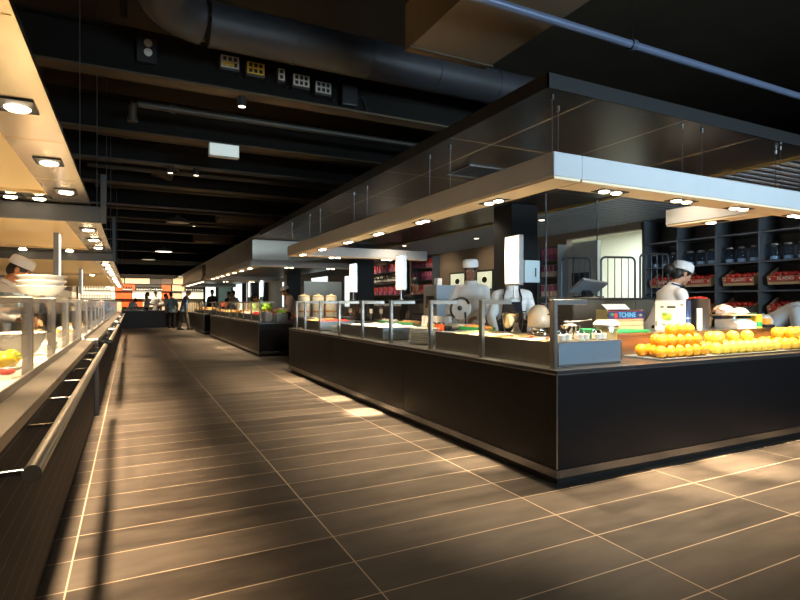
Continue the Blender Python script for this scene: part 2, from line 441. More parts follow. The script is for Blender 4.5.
# beams across the hall (x direction)
for k, (y, z, d, flange) in enumerate([(5.6, 3.30, .40, 1), (7.5, 3.3, .42, 1), (8.9, 3.28, .40, 0), (10.7, 3.3, .42, 1), (12.9, 3.28, .4, 0), (15.0, 3.3, .42, 1), (17.4, 3.28, .4, 0), (20.2, 3.3, .42, 0), (23.3, 3.2, .4, 0), (26.6, 3.1, .4, 1), (30.4, 2.62, .5, 0)]):
    o = struct('ceiling_beam', MB().box(XL, XR + .1, y - .02, y + .02, z + .0205, z + d), BEAMBLK, label='steel beam crossing under the dark ceiling')
    MB().box(XL, XR + .1, y - .10, y + .10, z, z + .02).build('flange', BEAMLIT if flange else PIPEB, o)
    MB().box(XL, XR + .1, y - .10, y + .10, z + d + .0005, z + d + .02).build('flange', BEAMBLK, o)
struct('bulkhead', MB().box(XL, 2.3, 32.9, 33.4, 2.55, ZC), BEAMBLK, label='black bulkhead above the far shelves')

# pillars
for y in (6.0, 11.6, 17.6, 24.):
    struct('pillar', MB().box(4.6, 5.06, y - .2, y + .2, 0, 2.55, .01), PILLAR, label='square black pillar rising behind the counters')

# dropped ceilings over the right hand islands
def slab(y0, y1, x0=2.33, x1=5.5, z=2.55, side=BLACKG, deep=.09):
    struct('dropped_ceiling', MB().box(x0 + .012, x1, y0 + .012, y1, z, z + .03), SLABT, label='dark panelled ceiling hung above the counters')
    b = MB()
    b.box(x0, x0 + .012, y0, y1, z - .005, z + deep).box(x0, x1, y0, y0 + .012, z - .005, z + deep)
    struct('trim_1', b, side)
slab(2.58, 10.9)
# slatted ceiling between the dropped ceiling and the right wall
b = MB(); y = 1.2
while y < 15.:
    b.box(5.56, 7.75, y, y + .05, 2.57, 2.63); y += .12
b.box(5.50, 7.75, 1.2, 15., 2.64, 2.66)
struct('slatted_ceiling', b, SLAT, label='grey slats along the ceiling beside the right wall')
struct('trim_2', MB().box(5.50, 5.53, 2.6, 15, 2.52, 2.58), mat('brass_edge', (.5, .36, .14), .35, .8, var=.1))
struct('dropped_ceiling', MB().box(5.5, 7.8, 15, YF, 2.6, 2.65), SLAT)
struct('dropped_ceiling', MB().box(2.45, 5.5, 11.2, YF, 2.62, 2.68), SLAT)

# ------------------------------------------------------------------ canopies
def downlight(par, x, y, z, sx=.07, sy=.07, lamps=((0, 0),), r=.042, lm=LAMP):
    fr = MB().box(x - sx, x + sx, y - sy, y + sy, z - .006, z - .001).build('downlight', BLACKG, par)
    for dx, dy in lamps: MB().lathe([(0, -.014), (r * .8, -.014), (r, -.0065)], 20, (x + dx, y + dy, z)).build('lamp', lm, fr, True)
    return fr

def ring_canopy(label, x0, x1, y0, y1, z0, z1, w=.33, fascia=FASCIA, closed=True, short=None, wires=(), ztop=2.55):
    t = thing('light_canopy', label, 'light fitting', ((x0 + x1) / 2, (y0 + y1) / 2, z1))
    cx, cy = (x0 + x1) / 2, (y0 + y1) / 2
    def strip(a0, a1, b0, b1):
        # an upside-down tray: fascias and top, soffit set a little up inside a lip
        MB().box(a0 - cx, a1 - cx, b0 - cy, b1 - cy, z0 + .02 - z1, 0, .004).build('fascia_rail', fascia, t)
        MB().box(a0 + .008 - cx, a1 - .008 - cx, b0 + .008 - cy, b1 - .008 - cy, z0 + .004 - z1, z0 + .02 - z1).build('soffit', SOFFITP, t)
    return t, cx, cy, strip

# island canopy, nearest on the right
ISL_LAMPS = []
t, cx, cy, strip = ring_canopy('long grey light canopy hung over the nearest right hand counter', 2.40, 5.25, 2.60, 9.05, 1.985, 2.16)
strip(2.40, 2.64, 2.60, 9.05); strip(2.64, 6.6, 2.60, 2.84); strip(2.64, 5.0, 8.80, 9.05); strip(4.98, 5.22, 2.84, 3.75)
z = 1.985 + .004 - 2.16
for y in (3.42, 4.56, 5.60, 6.55, 7.6, 8.6):
    downlight(t, 2.54 - cx, y - cy, z, .055, .13, ((0, -.06), (0, .06)), .037); ISL_LAMPS.append((2.54, y))
for x in (3.05, 3.82, 4.55, 5.4):
    downlight(t, x - cx, 2.74 - cy, z, .13, .055, ((-.06, 0), (.06, 0)), .037); ISL_LAMPS.append((x, 2.74))
for x in (3.2, 4.2): downlight(t, x - cx, 8.9 - cy, z, .12, .05, ((-.06, 0), (.06, 0)), .045)
downlight(t, 5.10 - cx, 3.3 - cy, z, .05, .11, ((0, .04),), .045)
def wire(x, y, za, zb):
    b = MB().cyl((x - cx, y - cy, za - 2.16), (x - cx, y - cy, zb - 2.16), .003, n=6)
    b.cyl((x - cx, y - cy, zb - .035 - 2.16), (x - cx, y - cy, zb - 2.16), .012, n=10)
    b.build('hanging_wire', STEELD, t)
for x, y in ((2.44, 2.66), (2.62, 2.80), (2.44, 3.9), (2.44, 4.25), (2.44, 5.7), (2.44, 6.1), (2.44, 7.4), (2.44, 7.9), (2.44, 8.9), (3.72, 2.66), (3.95, 2.66), (5.0, 2.66), (5.1, 2.75)):
    wire(x, y, 2.16, 2.545)

def vent(x, y, s, z, label):
    v = thing('ceiling_vent', label, 'vent', (x, y, z))
    b = MB(); b.box(-s, s, -s, -s + .02, -.012, -.001).box(-s, s, s - .02, s, -.012, -.001).box(-s, -s + .02, -s + .02, s - .02, -.012, -.001).box(s - .02, s, -s + .02, s - .02, -.012, -.001)
    b.build('frame', STEELD, v)
    b = MB()
    for k in range(8): b.box(-s + .02, s - .02, -s + .03 + k * (2 * s - .06) / 8, -s + .04 + k * (2 * s - .06) / 8, -.010, -.002)
    b.build('grille', BLACKG, v)
vent(3.18, 4.6, .22, 2.55, 'square black vent in the dark panelled ceiling over the near right counter')
# small downlights in the slatted ceiling
for x, y, l in ((6.1, 6.9, 'behind the glass shelf posts'), (6.3, 4.75, 'before the jar shelves'), (6.6, 9.5, 'by the taupe wall'), (5.9, 11.5, 'above the far work bench')):
    d = thing('recessed_downlight', 'small round warm downlight in the grey slats ' + l, 'lamp', (x, y, 2.57))
    MB().lathe([(.0, -.006), (.06, -.006), (.075, 0), (.075, .002)], 20).build('rim', STEEL, d, True)
    MB().lathe([(0, -.012), (.045, -.012), (.05, -.0065)], 20).build('lamp', LAMPDIM, d, True)

# further canopies on the right, over islands two and three
def far_canopy(label, x0, x1, y0, y1, zs=(2.0, 2.14), hood=True):
    t, cx, cy, strip = ring_canopy(label, x0, x1, y0, y1, zs[0], zs[1])
    strip(x0, x0 + .3, y0, y1); strip(x0 + .3, x1, y0, y0 + .3); strip(x0 + .3, x1, y1 - .3, y1)
    z = zs[0] + .004 - zs[1]
    y = y0 + .8
    while y < y1 - .3:
        downlight(t, x0 + .15 - cx, y - cy, z, .05, .12, ((0, -.06), (0, .06)), .037); y += 1.05
    x = x0 + .9
    while x < x1 - .2:
        downlight(t, x - cx, y0 + .15 - cy, z, .12, .05, ((-.06, 0), (.06, 0)), .037); x += 1.0
    if hood:
        MB().box(x0 + .05 - cx, x1 - cx, y0 + .06 - cy, y1 - cy, .0, .46, .004).build('hood', mat('hood_steel', (.26, .23, .19), .35, 1., var=.12, scale=2), t)
    return t
far_canopy('grey light canopy with steel hood over the second right hand counter', 2.36, 5.0, 12.0, 20.2)
far_canopy('grey light canopy with steel hood over the farthest right hand counter', 2.36, 5.0, 21.2, 29.5)

# left canopies: deep golden soffits stepping down along the counter
LEFT_LAMPS = []
def left_canopy(label, xe, y0, y1, z, lampys, endlamps, sub=.26, fz=.13):
    cx, cy = xe - 1.3, (y0 + y1) / 2
    t = thing('light_canopy', label, 'light fitting', (cx, cy, z))
    X = lambda v: v - cx
    Y = lambda v: v - cy
    xi = xe - sub
    MB().box(X(xi), X(xe) - .006, Y(y0), Y(y1), .0, .02).build('soffit', SOFFIT, t)
    MB().box(X(xe - 2.2), X(xi), Y(y1 - .36), Y(y1), .0, .02).build('soffit', SOFFIT, t)
    MB().box(X(xe) - .006, X(xe), Y(y0), Y(y1), -.004, .024).build('fascia_rail', SOFFIT, t)
    b = MB().box(X(xe - 2.2), X(xi), Y(y0), Y(y1 - .36), .022, .04).build('ceiling_panel', CREAM, t)
    b = MB().box(X(xi) - .008, X(xi), Y(y0), Y(y1 - .36), .0, .022).box(X(xe - 2.2), X(xi) - .008, Y(y1 - .36) - .008, Y(y1 - .36), .0, .022)
    b.build('inner_trim', CREAM, t)
    b = MB()
    for yy in lampys[:-1]: b.box(X(xi) + .002, X(xe) - .008, Y(yy + .52), Y(yy + .526), -.0012, .0)
    b.build('seam', mat('brass_seam', (.75, .55, .28), .3, 1.), t)
    for y in lampys: downlight(t, X(xe - .125), Y(y), -.001, .068, .085, ((0, .022),), .046, LAMPL); LEFT_LAMPS.append((xe - .125, y, z))
    for x in endlamps: downlight(t, X(x), Y(y1 - .17), -.001, .08, .06, ((0, .01),), .042, LAMPL); LEFT_LAMPS.append((x, y1 - .17, z))
    for y in (y0 + .5, y1 - .4): MB().cyl((X(xe - .05), Y(y), .02), (X(xe - .05), Y(y), 4.28 - z), .004, n=6).build('hanging_wire', FASCIAD, t)
    return t
left_canopy('golden soffit light canopy over the near end of the left counter', -.286, .5, 5.07, 2.0, (1.3, 2.64, 3.61, 4.52), (-.62, -.80))
left_canopy('second golden light canopy along the left counter, stepped down behind its grey board', -.22, 5.14, 8.3, 1.875, (5.7, 6.6, 7.5), (-.7, -1.2))
left_canopy('third golden light canopy along the left counter, past the second grey board', -.20, 8.36, 13.0, 1.775, (9.1, 10.2, 11.3, 12.3), (-.7, -1.3))
left_canopy('farthest golden light canopy along the left counter, before the orange wall', -.20, 13.06, 22.0, 1.76, (14.2, 15.6, 17.0, 18.4, 19.8, 21.2), (-.7,))
for y, z0, z1, l in ((5.10, 1.86, 1.99, 'first dark grey board across the left counter, between golden canopies'), (8.33, 1.762, 1.868, 'second dark grey board across the left counter, lower behind the first')):
    t = thing('canopy_end_board', l, 'panel', (-.22, y, z0))
    MB().box(-2.25, 0, -.025, .025, 0, z1 - z0, .002).build('board', FASCIAD, t)
    MB().box(.002, .045, -.03, .03, 0, (.40 if y < 6 else .6), .002).build('upright', FASCIAD, t)

# ------------------------------------------------------------------ right island counters
def island(label, x0, y0, y1, depth, leg=None, wt_label='', ztop=.757):
    """L shaped black counter: long leg along y at x0, optional front leg along x to leg[0]"""
    t = thing('serving_counter', label, 'counter', (x0, y0, 0))
    L = y1 - y0
    b = MB().box(.035, depth - .03, .035, L - .03, 0, .053)
    if leg: b.box(depth - .03, leg[0] - x0, .035, leg[1] - y0 - .03, 0, .053)
    b.build('plinth', BLACKG, t)
    b = MB().box(.012, depth, .012, L, .053, .722)
    b.build('carcass', BLACKP, t)
    if leg: MB().box(depth, leg[0] - x0, .012, leg[1] - y0, .053, .722).build('carcass', BLACKP, t)
    # front panels in lengths
    n = max(1, round(L / 2.6)); 
    for k in range(n): MB().box(0, .012, .004 + k * L / n + .001, (k + 1) * L / n - .001, .110, .722).build('front_panel', BLACKP, t)
    MB().box(-.006, .012, -.006, L, .053, .108, .002).build('kick_plate', KICK, t)
    xe = (leg[0] - x0) if leg else depth
    n = max(1, round(xe / 2.9))
    for k in range(n): MB().box(.004 + k * xe / n + .001, (k + 1) * xe / n - .001, 0, .012, .110, .722).build('front_panel', BLACKP, t)
    MB().box(.014, xe, -.006, .012, .053, .108, .002).build('kick_plate', KICK, t)
    MB().box(-.003, .004, -.003, .004, .110, .722).build('corner_trim', STEEL, t)
    o = thing('worktop', wt_label, 'worktop', (x0, y0, .7225))
    h = ztop - .7225
    b = MB().box(-.004, depth + .02, -.004, L + .004, 0, h, .003)
    if leg: b.box(depth + .02, leg[0] - x0, -.004, leg[1] - y0 + .02, 0, h, .003)
    b.build('slab', WORKT, o)
    b = MB().box(-.006, -.0045, -.006, L, .004, .010)
    b.box(-.004, xe, -.006, -.0045, .004, .010); b.build('edge_line', STEEL, o)
    return t
CX, CY = 2.48, 2.66
island('nearest black serving counter on the right, its corner towards the aisle', CX, CY, 9.25, .95, (6.35, 3.62), 'dark worktop of the nearest right hand counter, turning its corner')
island('second black serving counter on the right of the aisle', 2.54, 12.0, 20.0, 1.0, (4.4, 12.9), 'dark worktop of the second right hand counter')
island('farthest black serving counter on the right of the aisle', 2.5, 21.4, 28.4, 1.0, None, 'dark worktop of the farthest right hand counter')

def guard(label, x0, ys, depth, zb, zt=1.22, sgn=1, w=.045, m=STEEL, panes=True, px=.03, foot=True):
    """row of upside-down-L flat steel frames with glass fronts and a glass shelf on top; sgn=+1: shelf runs to +x"""
    t = thing('sneeze_guard', label, 'glass screen', (x0, ys[0], zb))
    H = zt - zb
    for y in ys:
        yy = y - ys[0]
        b = MB()
        a0, a1 = sorted((0, sgn * px)); c0, c1 = sorted((sgn * px, sgn * depth))
        b.box(a0, a1, yy - w / 2, yy + w / 2, .001, H, .002)
        b.box(c0, c1, yy - w / 2, yy + w / 2, H - .035, H, .002)
        f = b.build('frame', m, t)
        p0, p1 = sorted((sgn * -.012, sgn * .05))
        if foot: MB().box(p0, p1, yy - w / 2 - .015, yy + w / 2 + .015, .0005, .005).build('foot_plate', m, f)
    for ya, yb in zip(ys, ys[1:]):
        a, bb = ya - ys[0] + w / 2 + .004, yb - ys[0] - w / 2 - .004
        g0, g1 = sorted((sgn * .011, sgn * .019))
        if panes: MB().box(g0, g1, a, bb, .03, H - .03).build('front_pane', GLASS, t)
    b0, b1 = sorted((sgn * -.02, sgn * (depth + .02)))
    n = len(ys) - 1
    for k in range(n):
        MB().box(b0, b1, ys[k] - ys[0] - (.03 if k == 0 else -.003), ys[k + 1] - ys[0] + (.03 if k == n - 1 else -.003), H + .001, H + .011).build('glass_shelf', GLASSG, t)
    return t
ysR = [2.74, 3.56, 4.38, 5.24, 6.04, 6.85, 7.66, 8.42, 8.92]
guard('steel framed glass screen along the nearest right hand counter', 2.51, ysR, .30, .7575)
guard('steel framed glass screen along the second right hand counter', 2.58, [12.1 + .98 * k for k in range(9)], .32, .7575, m=mat('bronze_steel_frame', (.20, .16, .12), .4, 1., var=.1))
guard('steel framed glass screen along the farthest right hand counter', 2.54, [21.5 + .98 * k for k in range(8)], .32, .7575, m=MATS['bronze_steel_frame'])
GT = 1.2325  # top of the glass shelves

# lit lightbox signs on poles
def make_sign():
    t = thing('lightbox_sign', 'x', 'sign', (0, 0, 0))
    MB().lathe([(0, 0), (.035, 0), (.035, .006), (.008, .01), (.008, .012), (0, .012)], 16).build('base', STEEL, t, True)
    MB().cyl((0, 0, .0125), (0, 0, .105), .007, n=10).build('pole', STEEL, t, True)
    MB().box(-.024, .024, -.092, .092, .1055, .12, .002).box(-.024, .024, -.092, .092, .498, .505, .002).box(-.022, .022, -.092, -.088, .12, .498).box(-.022, .022, .088, .092, .12, .498).build('frame', STEEL, t)
    MB().box(-.021, .021, -.0875, .0875, .1205, .4975, .003).build('lit_panel', SIGN, t)
    return t
sg = Proto(make_sign())
for x, y, l in ((2.76, 3.45, 'bright white blank lightbox sign nearest the counter corner, before the black pillar'), (2.76, 5.46, 'white lightbox sign on a thin pole, middle of the three on the near right counter'), (2.76, 6.93, 'white lightbox sign on a thin pole, farthest of the three on the near right counter'),
                (2.85, 13.1, 'narrow lit sign beside the leaning white-capped chef on the second counter'), (2.85, 14.6, 'narrow lit sign beyond the bending chef on the second counter')):
    sg.at((x, y, GT), 0, l)
sg.at((-.62, 6.05, 1.2425), 0, 'tall slim sign on a pole above the left glass shelf', scale=(1, 1, 1.22))
sg.at((-.72, 10.2, 1.2425), 0, 'small slim sign standing farther along the left glass shelf')

# ------------------------------------------------------------------ left counter
LX, LT = -.335, .81
def left_unit(label, wt_label, y0, y1, xf, rail_label, rail, near=False):
    t = thing('serving_counter', label, 'counter', (xf, y0, 0)); L = y1 - y0
    MB().box(-.70, -.03, .02, L - .02, 0, .06).build('plinth', BLACKG, t)
    MB().box(-.73, -.02, 0, L, .06, .768).build('carcass', BLACKG, t)
    MB().box(-.019, 0, 0, L, .03, .768, .001).build('grooved_panel', PLANK, t)
    if not near:
        MB().box(-.03, .012, -.03, -.001, 0, .768).build('end_post', FASCIAD, t)
    o = thing('worktop', wt_label, 'worktop', (xf, y0, .7685))
    h = LT - .7685
    MB().box(-.115, .004, 0, L, 0, h, .003).build('tray_slide', mat('worn_steel', (.30, .27, .23), .28, 1., var=.2, scale=12), o)
    MB().box(-.128, -.1155, 0, L, 0, .078, .002).build('upstand', STEELD, o)
    MB().box(-.74, -.1285, 0, L, 0, h - .002).build('slab', mat('pale_worktop', (.62, .58, .52), .3, .0, .5, var=.1, scale=30), o)
    if rail:
        r = thing('tray_rail', rail_label, 'rail', (xf, rail[0], .75)); RL = rail[1] - rail[0]
        MB().cyl((.104, 0, 0), (.104, RL, 0), .022, n=20).build('tube', mat('satin_rail', (.62, .57, .48), .28, 1., var=.05), r, True)
        MB().cyl((.104, -.006, 0), (.104, -.0005, 0), .0225, n=20).build('end_cap', BLACKG, r, True)
        y = .03
        while y < RL: 
            MB().box(.0005, .086, y - .007, y + .007, -.008, .006, .001).build('bracket', CHROME, r); y += .62
    return t
left_unit('near black grooved counter unit on the left with a steel tray slide', 'steel and pale worktop of the near left counter unit', .35, 6.5, LX, 'nearest round steel tray rail on the left counter', (1.70, 6.38), True)
left_unit('second black grooved counter unit on the left, behind its grey end post', 'steel and pale worktop of the second left counter unit', 6.56, 12.6, -.31, 'second round steel tray rail along the left counter', (7.1, 12.2))
left_unit('farthest black grooved counter unit on the left', 'steel and pale worktop of the farthest left counter unit', 12.66, 25.0, -.31, 'farthest round steel tray rail along the left counter', (13.0, 24.5))
guard('steel framed glass screen along the near left counter', -.466, [1.57, 2.52, 3.47, 4.45, 5.37, 6.30], .36, .811, 1.23, -1, .03, px=.05, foot=False, m=mat('bright_steel', (.40, .37, .34), .35, 1., var=.08, scale=30))
guard('steel framed glass screen along the second left counter', -.466, [6.70 + .95 * k for k in range(7)], .36, .811, 1.23, -1, .03, px=.05, foot=False, m=MATS['bright_steel'])
guard('steel framed glass screen along the farthest left counter', -.466, [12.9 + 1.25 * k for k in range(10)], .36, .811, 1.23, -1, .03, px=.05, foot=False, m=MATS['bright_steel'])
# ------------------------------------------------------------------ people
def remesh(mb, name, m, voxel, smooth_it=3, parent=None, fac=.5):
    me = mb.mesh(name, m)
    o = bpy.data.objects.new(name, me); COL.objects.link(o)
    r = o.modifiers.new('r', 'REMESH'); r.mode = 'VOXEL'; r.voxel_size = voxel
    if smooth_it:
        q = o.modifiers.new('s', 'SMOOTH'); q.iterations = smooth_it; q.factor = fac
    bpy.context.view_layer.update()
    me2 = bpy.data.meshes.new_from_object(o.evaluated_get(bpy.context.evaluated_depsgraph_get()))
    me2.name = name
    bpy.data.objects.remove(o); bpy.data.meshes.remove(me)
    me2.polygons.foreach_set('use_smooth', [True] * len(me2.polygons))
    o = bpy.data.objects.new(name, me2); COL.objects.link(o)
    if parent: o.parent = parent
    return o

def person(label, loc, rz, H=1.7, lean=0., pitch=.15, yaw=0., hl=None, hr=None, skin=SKIN, hair=HAIR, top=CLOTHW, legs=CLOTHB,
           cap=False, apron=None, bun=False, longhair=False, vox=.009, step=0., sleeves=1., group=None, bald=False, collar=True):
    """standing figure facing local +y; hl / hr: wrist targets of the left (-x) and right (+x) hand in local metres (for a 1.7 m figure)"""
    k = H / 1.7
    V = Vector
    hipz = .90
    fw = V((0, math.cos(lean), -math.sin(lean))); up = V((0, math.sin(lean), math.cos(lean))); sx = V((1, 0, 0))
    pel = V((0, -.10 * math.sin(lean), hipz))
    T = lambda x, f, u: pel + sx * x + fw * f + up * u
    body = MB(); jac = MB(); tro = MB()
    # torso sections: height above pelvis, half width, half depth, forward shift
    secs = [(-.06, .150, .110, .0), (.04, .165, .115, -.005), (.16, .150, .102, .0), (.28, .158, .110, .01), (.40, .172, .118, .012), (.48, .165, .098, .0), (.535, .095, .070, -.012), (.575, .056, .056, -.01)]
    def torso(mb, e, s0=0, s1=None, n=20, extra=0.):
        rings = []
        for u, a, d, f in secs[s0:s1]:
            rings.append([T((a + e) * math.cos(2 * PI * i / n), f + (d + e) * math.sin(2 * PI * i / n), u) for i in range(n)])
        mb.loft(rings)
    torso(body, 0); torso(jac, .020, 0, 7)
    # skirt of the jacket
    jac.loft([[T((.19 if j else .178) * math.cos(2 * PI * i / 20), (.145 if j else .135) * math.sin(2 * PI * i / 20), (-.17, .0)[1 - j] if False else (-.17 if j else .0)) for i in range(20)] for j in (1, 0)])
    # neck and head
    ht = lean * .55 + pitch
    hu = V((0, math.sin(ht), math.cos(ht))); hf = V((0, math.cos(ht), -math.sin(ht)))
    Rz = Matrix.Rotation(yaw, 3, hu); hf = Rz @ hf; hx = Rz @ sx
    nb = T(0, -.008, .545); hc = nb + (hu * .6 + up * .4).normalized() * .175 + hf * .022
    body.capsule(nb - up * .03, hc - hu * .06 - hf * .02, .054, .050)
    RH = Matrix((hx, hf, hu)).transposed()
    Hd = lambda x, f, u: hc + hx * x + hf * f + hu * u
    body.sphere(Hd(0, -.012, .03), (.074, .094, .092), 20, 14, RH)
    body.sphere(Hd(0, .018, -.045), (.056, .066, .068), 18, 12, RH)
    body.capsule(Hd(0, .062, -.085), Hd(0, .058, -.09), .026, .024)                    # chin
    body.capsule(Hd(0, .083, .012), Hd(0, .104, -.028), .010, .015)                   # nose
    body.capsule(Hd(-.032, .076, .022), Hd(.032, .076, .022), .013, .013)             # brow
    for s in (-1, 1):
        body.sphere(Hd(s * .076, -.012, -.01), (.010, .020, .032), 10, 8, RH)         # ears
        body.sphere(Hd(s * .036, .062, -.025), (.022, .02, .022), 10, 8, RH)          # cheeks
    body.capsule(Hd(-.016, .082, -.062), Hd(.016, .082, -.062), .010, .010)           # lips
    # arms
    def limb(side, target):
        S0 = T(side * .172, -.005, .455)
        tg = V(target) if target is not None else T(side * .25, .06, -.06)
        d = tg - S0; D = d.length; a, b = .285, .255
        if D > a + b - .004: tg = S0 + d.normalized() * (a + b - .004); d = tg - S0; D = d.length
        x = (a * a - b * b + D * D) / (2 * D); h = math.sqrt(max(0, a * a - x * x))
        dn = d.normalized(); pole = V((side * .5, -.35, -.75)); pole = (pole - dn * pole.dot(dn)).normalized()
        E = S0 + dn * x + pole * h
        return S0, E, tg
    for side, tgt in ((-1, hl), (1, hr)):
        S0, E, W = limb(side, tgt)
        body.capsule(T(side * .12, -.005, .47), S0, .055, .056)
        body.capsule(S0, E, .050, .039); body.capsule(E, W, .038, .026)
        jac.capsule(T(side * .11, -.005, .468), S0, .074, .073)
        jac.capsule(S0, E, .069, .058)
        if sleeves > .4: jac.capsule(E, E.lerp(W, sleeves * .93), .056, .047)
        f = (W - E).normalized()
        inward = V((-side, .25, -.2)); nrm = V((0, 0, -1)) if abs(f.z) < .8 else inward
        nrm = (nrm - f * nrm.dot(f)).normalized(); lat = f.cross(nrm).normalized()
        if lat.dot(V((-side, 0, 0))) < 0: lat = -lat                                # thumb side: towards the body middle
        p1 = W + f * .085
        for q in (-1, 1): body.capsule(W + lat * q * .010, p1 + lat * q * .024 - f * .01, .019, .016)
        body.capsule(W, p1 - f * .01, .020, .017)
        for q, (o_, ln) in enumerate(((.032, .068), (.011, .078), (-.011, .073), (-.032, .058))):
            r0 = p1 + lat * o_ - f * .012
            m1 = r0 + (f * .92 + nrm * .35).normalized() * ln * .55
            m2 = m1 + (f * .55 + nrm * .85).normalized() * ln * .5
            body.capsule(r0, m1, .0095, .009, 8); body.capsule(m1, m2, .009, .008, 8)
        t0 = W + f * .025 + lat * .022; t1 = t0 + (f * .6 + lat * .75 + nrm * .2).normalized() * .045; t2 = t1 + (f * .9 + lat * .1 + nrm * .45).normalized() * .032
        body.capsule(t0, t1, .0115, .010, 8); body.capsule(t1, t2, .010, .009, 8)
    # legs and feet
    for side in (-1, 1):
        st = side * step
        hip = pel + V((side * .088, 0, -.02)); kn = V((side * .10, pel.y * .5 + st * .55 + .02, .49)); an = V((side * .105, st, .085))
        body.capsule(hip, kn, .080, .052); body.capsule(kn, an, .050, .036)
        body.capsule(an - V((0, .03, .045)), an + V((0, .13, -.052)), .036, .028)
        tro.capsule(hip, kn, .100, .078); tro.capsule(kn, an + V((0, 0, .0)), .077, .066)
    tro.capsule(pel + V((-.07, 0, .02)), pel + V((.07, 0, .02)), .118, .118)
    root = remesh(body, 'person', skin, vox, 3)
    tag(root, label, 'person', group)
    remesh(jac, 'jacket', top, vox * 1.35, 5, root)
    remesh(tro, 'trousers', legs, vox * 1.5, 4, root)
    for side in (-1, 1):
        st = side * step
        sh = MB(); sh.capsule((side * .105, st - .045, .046), (side * .108, st + .16, .040), .0455, .040); sh.capsule((side * .105, st - .02, .07), (side * .105, st - .01, .11), .049, .047)
        sh.box(side * .107 - .045, side * .107 + .045, st - .08, st + .185, .002, .02, .006)
        sh.build('shoe', SHOE, root, True)
    # face details
    for side in (-1, 1):
        e = MB().sphere(Hd(side * .031, .0725, .001), .0115, 12, 8).build('eye', EYE, root, True)
        MB().sphere(Hd(side * .0305, .0800, -.0005), .0062, 10, 6).build('iris', IRIS, e, True)
        MB().capsule(Hd(side * .019, .0825, .0105), Hd(side * .043, .0765, .0085), .0062, .0055, 8).build('eyelid', skin, root, True)
        MB().capsule(Hd(side * .020, .0800, -.0115), Hd(side * .042, .0750, -.0105), .0048, .0045, 8).build('eyelid', skin, root, True)
        MB().capsule(Hd(side * .016, .092, .026), Hd(side * .044, .083, .027), .0042, .003, 6).build('eyebrow', hair, root, True)
    MB().capsule(Hd(-.015, .090, -.062), Hd(.015, .090, -.062), .0048, .0048, 8).build('mouth', LIP, root, True)
    if not bald:
        hb = MB().sphere(Hd(0, -.016, .044), (.085, .103, .094), 20, 14, RH)
        hb.sphere(Hd(0, -.055, -.015), (.068, .062, .085), 16, 10, RH)
        if longhair: hb.capsule(Hd(0, -.075, -.02), Hd(0, -.085, -.20), .065, .045)
        if bun: hb.sphere(Hd(-.0, -.165, -.012), (.060, .056, .062), 14, 10, RH)
        remesh(hb, 'hair', hair, .009, 2, root)
    if cap:
        M4 = Matrix.Translation(Hd(0, -.020, .062)) @ RH.to_4x4() @ Matrix.Rotation(.10, 4, 'X')
        prof = [(.0915, -.03), (.0935, -.03), (.1045, -.028), (.107, .0), (.107, .022), (.104, .023), (.105, .027), (.102, .052), (.086, .068), (.05, .074), (0, .075)]
        MB().lathe(prof, 28, (0, 0, 0), M4 @ Matrix.Diagonal((.93, 1.08, 1, 1))).build('cap', CLOTHW, root, True)
    if collar:
        rg = []
        for u, a in ((.515, .085), (.578, .070), (.580, .076), (.51, .094)):
            rg.append([T(a * math.cos(2 * PI * i / 20), -.012 + a * .95 * math.sin(2 * PI * i / 20), u) for i in range(20)])
        MB().loft(rg, False).build('collar', top, root, True)
    if apron:
        def tp(ang, e, u):
            for (u0, a0, d0, f0), (u1, a1, d1, f1) in zip(secs, secs[1:]):
                if u0 <= u <= u1:
                    q = (u - u0) / (u1 - u0); a, d, f = a0 + (a1 - a0) * q, d0 + (d1 - d0) * q, f0 + (f1 - f0) * q; break
            else:
                a, d, f = .168, .125, 0
            return T((a + e) * math.sin(ang), f + (d + e) * math.cos(ang), u)
        b = MB(); rings = []
        for u, half in ((-.38, 1.15), (-.25, 1.2), (-.1, 1.25), (.04, 1.25), (.16, 1.15), (.20, .75), (.30, .62), (.40, .52)):
            e = .036 if u > -.08 else .045
            A = [tp(-half + 2 * half * i / 10, e, u) for i in range(11)]; B = [tp(half - 2 * half * i / 10, e + .006, u) for i in range(11)]
            rings.append(A + B)
        b.loft(rings); b.build('apron', apron, root, True)
        for side in (-1, 1):
            pts = [tp(side * .5, .04, .40), tp(side * .5, .048, .46), T(side * .085, .075, .52), T(side * .088, .0, .565), T(side * .06, -.09, .555)]
            MB().tube(pts, .010, 8).build('apron_strap', apron, root, True)
    root.scale = (k, k, k); root.location = loc; root.rotation_euler = (0, 0, rz)
    return root

def face_to(dx, dy): return math.atan2(-dx, dy)       # rotation that turns +y towards (dx,dy)

person('chef in white cap and jacket with dark hair bun looking down behind the carton', (5.20, 3.99, 0), face_to(.93, -.36), 1.66, .42, .22, 0, hl=(-.14, .42, .98), hr=(.16, .42, .98), cap=True, bun=True, apron=CLOTHN, vox=.008)
person('chef in white cap and white jacket working at the slicer before the taupe wall', (3.92, 5.75, 0), face_to(-.72, -.70), 1.70, .08, .16, .15, hl=(-.12, .34, 1.02), hr=(.2, .36, 1.05), skin=SKIND, cap=True, vox=.008)
person('chef in white shirt and black apron standing behind the nearest lightbox sign', (3.86, 4.86, 0), face_to(-.60, -.80), 1.60, .10, .30, 0, hl=(-.2, .32, .95), hr=(.2, .32, .95), skin=SKIND, apron=CLOTHB, vox=.008)
person('dark haired cook in dark clothes far behind the middle lightbox sign', (4.48, 8.28, 0), face_to(-.55, -.83), 1.60, .12, .25, 0, top=CLOTHB, skin=SKIN, vox=.011, collar=False)
person('chef in white jacket bending low at the far right edge, only the back in view', (6.90, 3.84, 0), face_to(.62, -.78), 1.60, .98, .3, 0, hl=(-.2, .52, .95), hr=(.2, .52, .95), vox=.009)
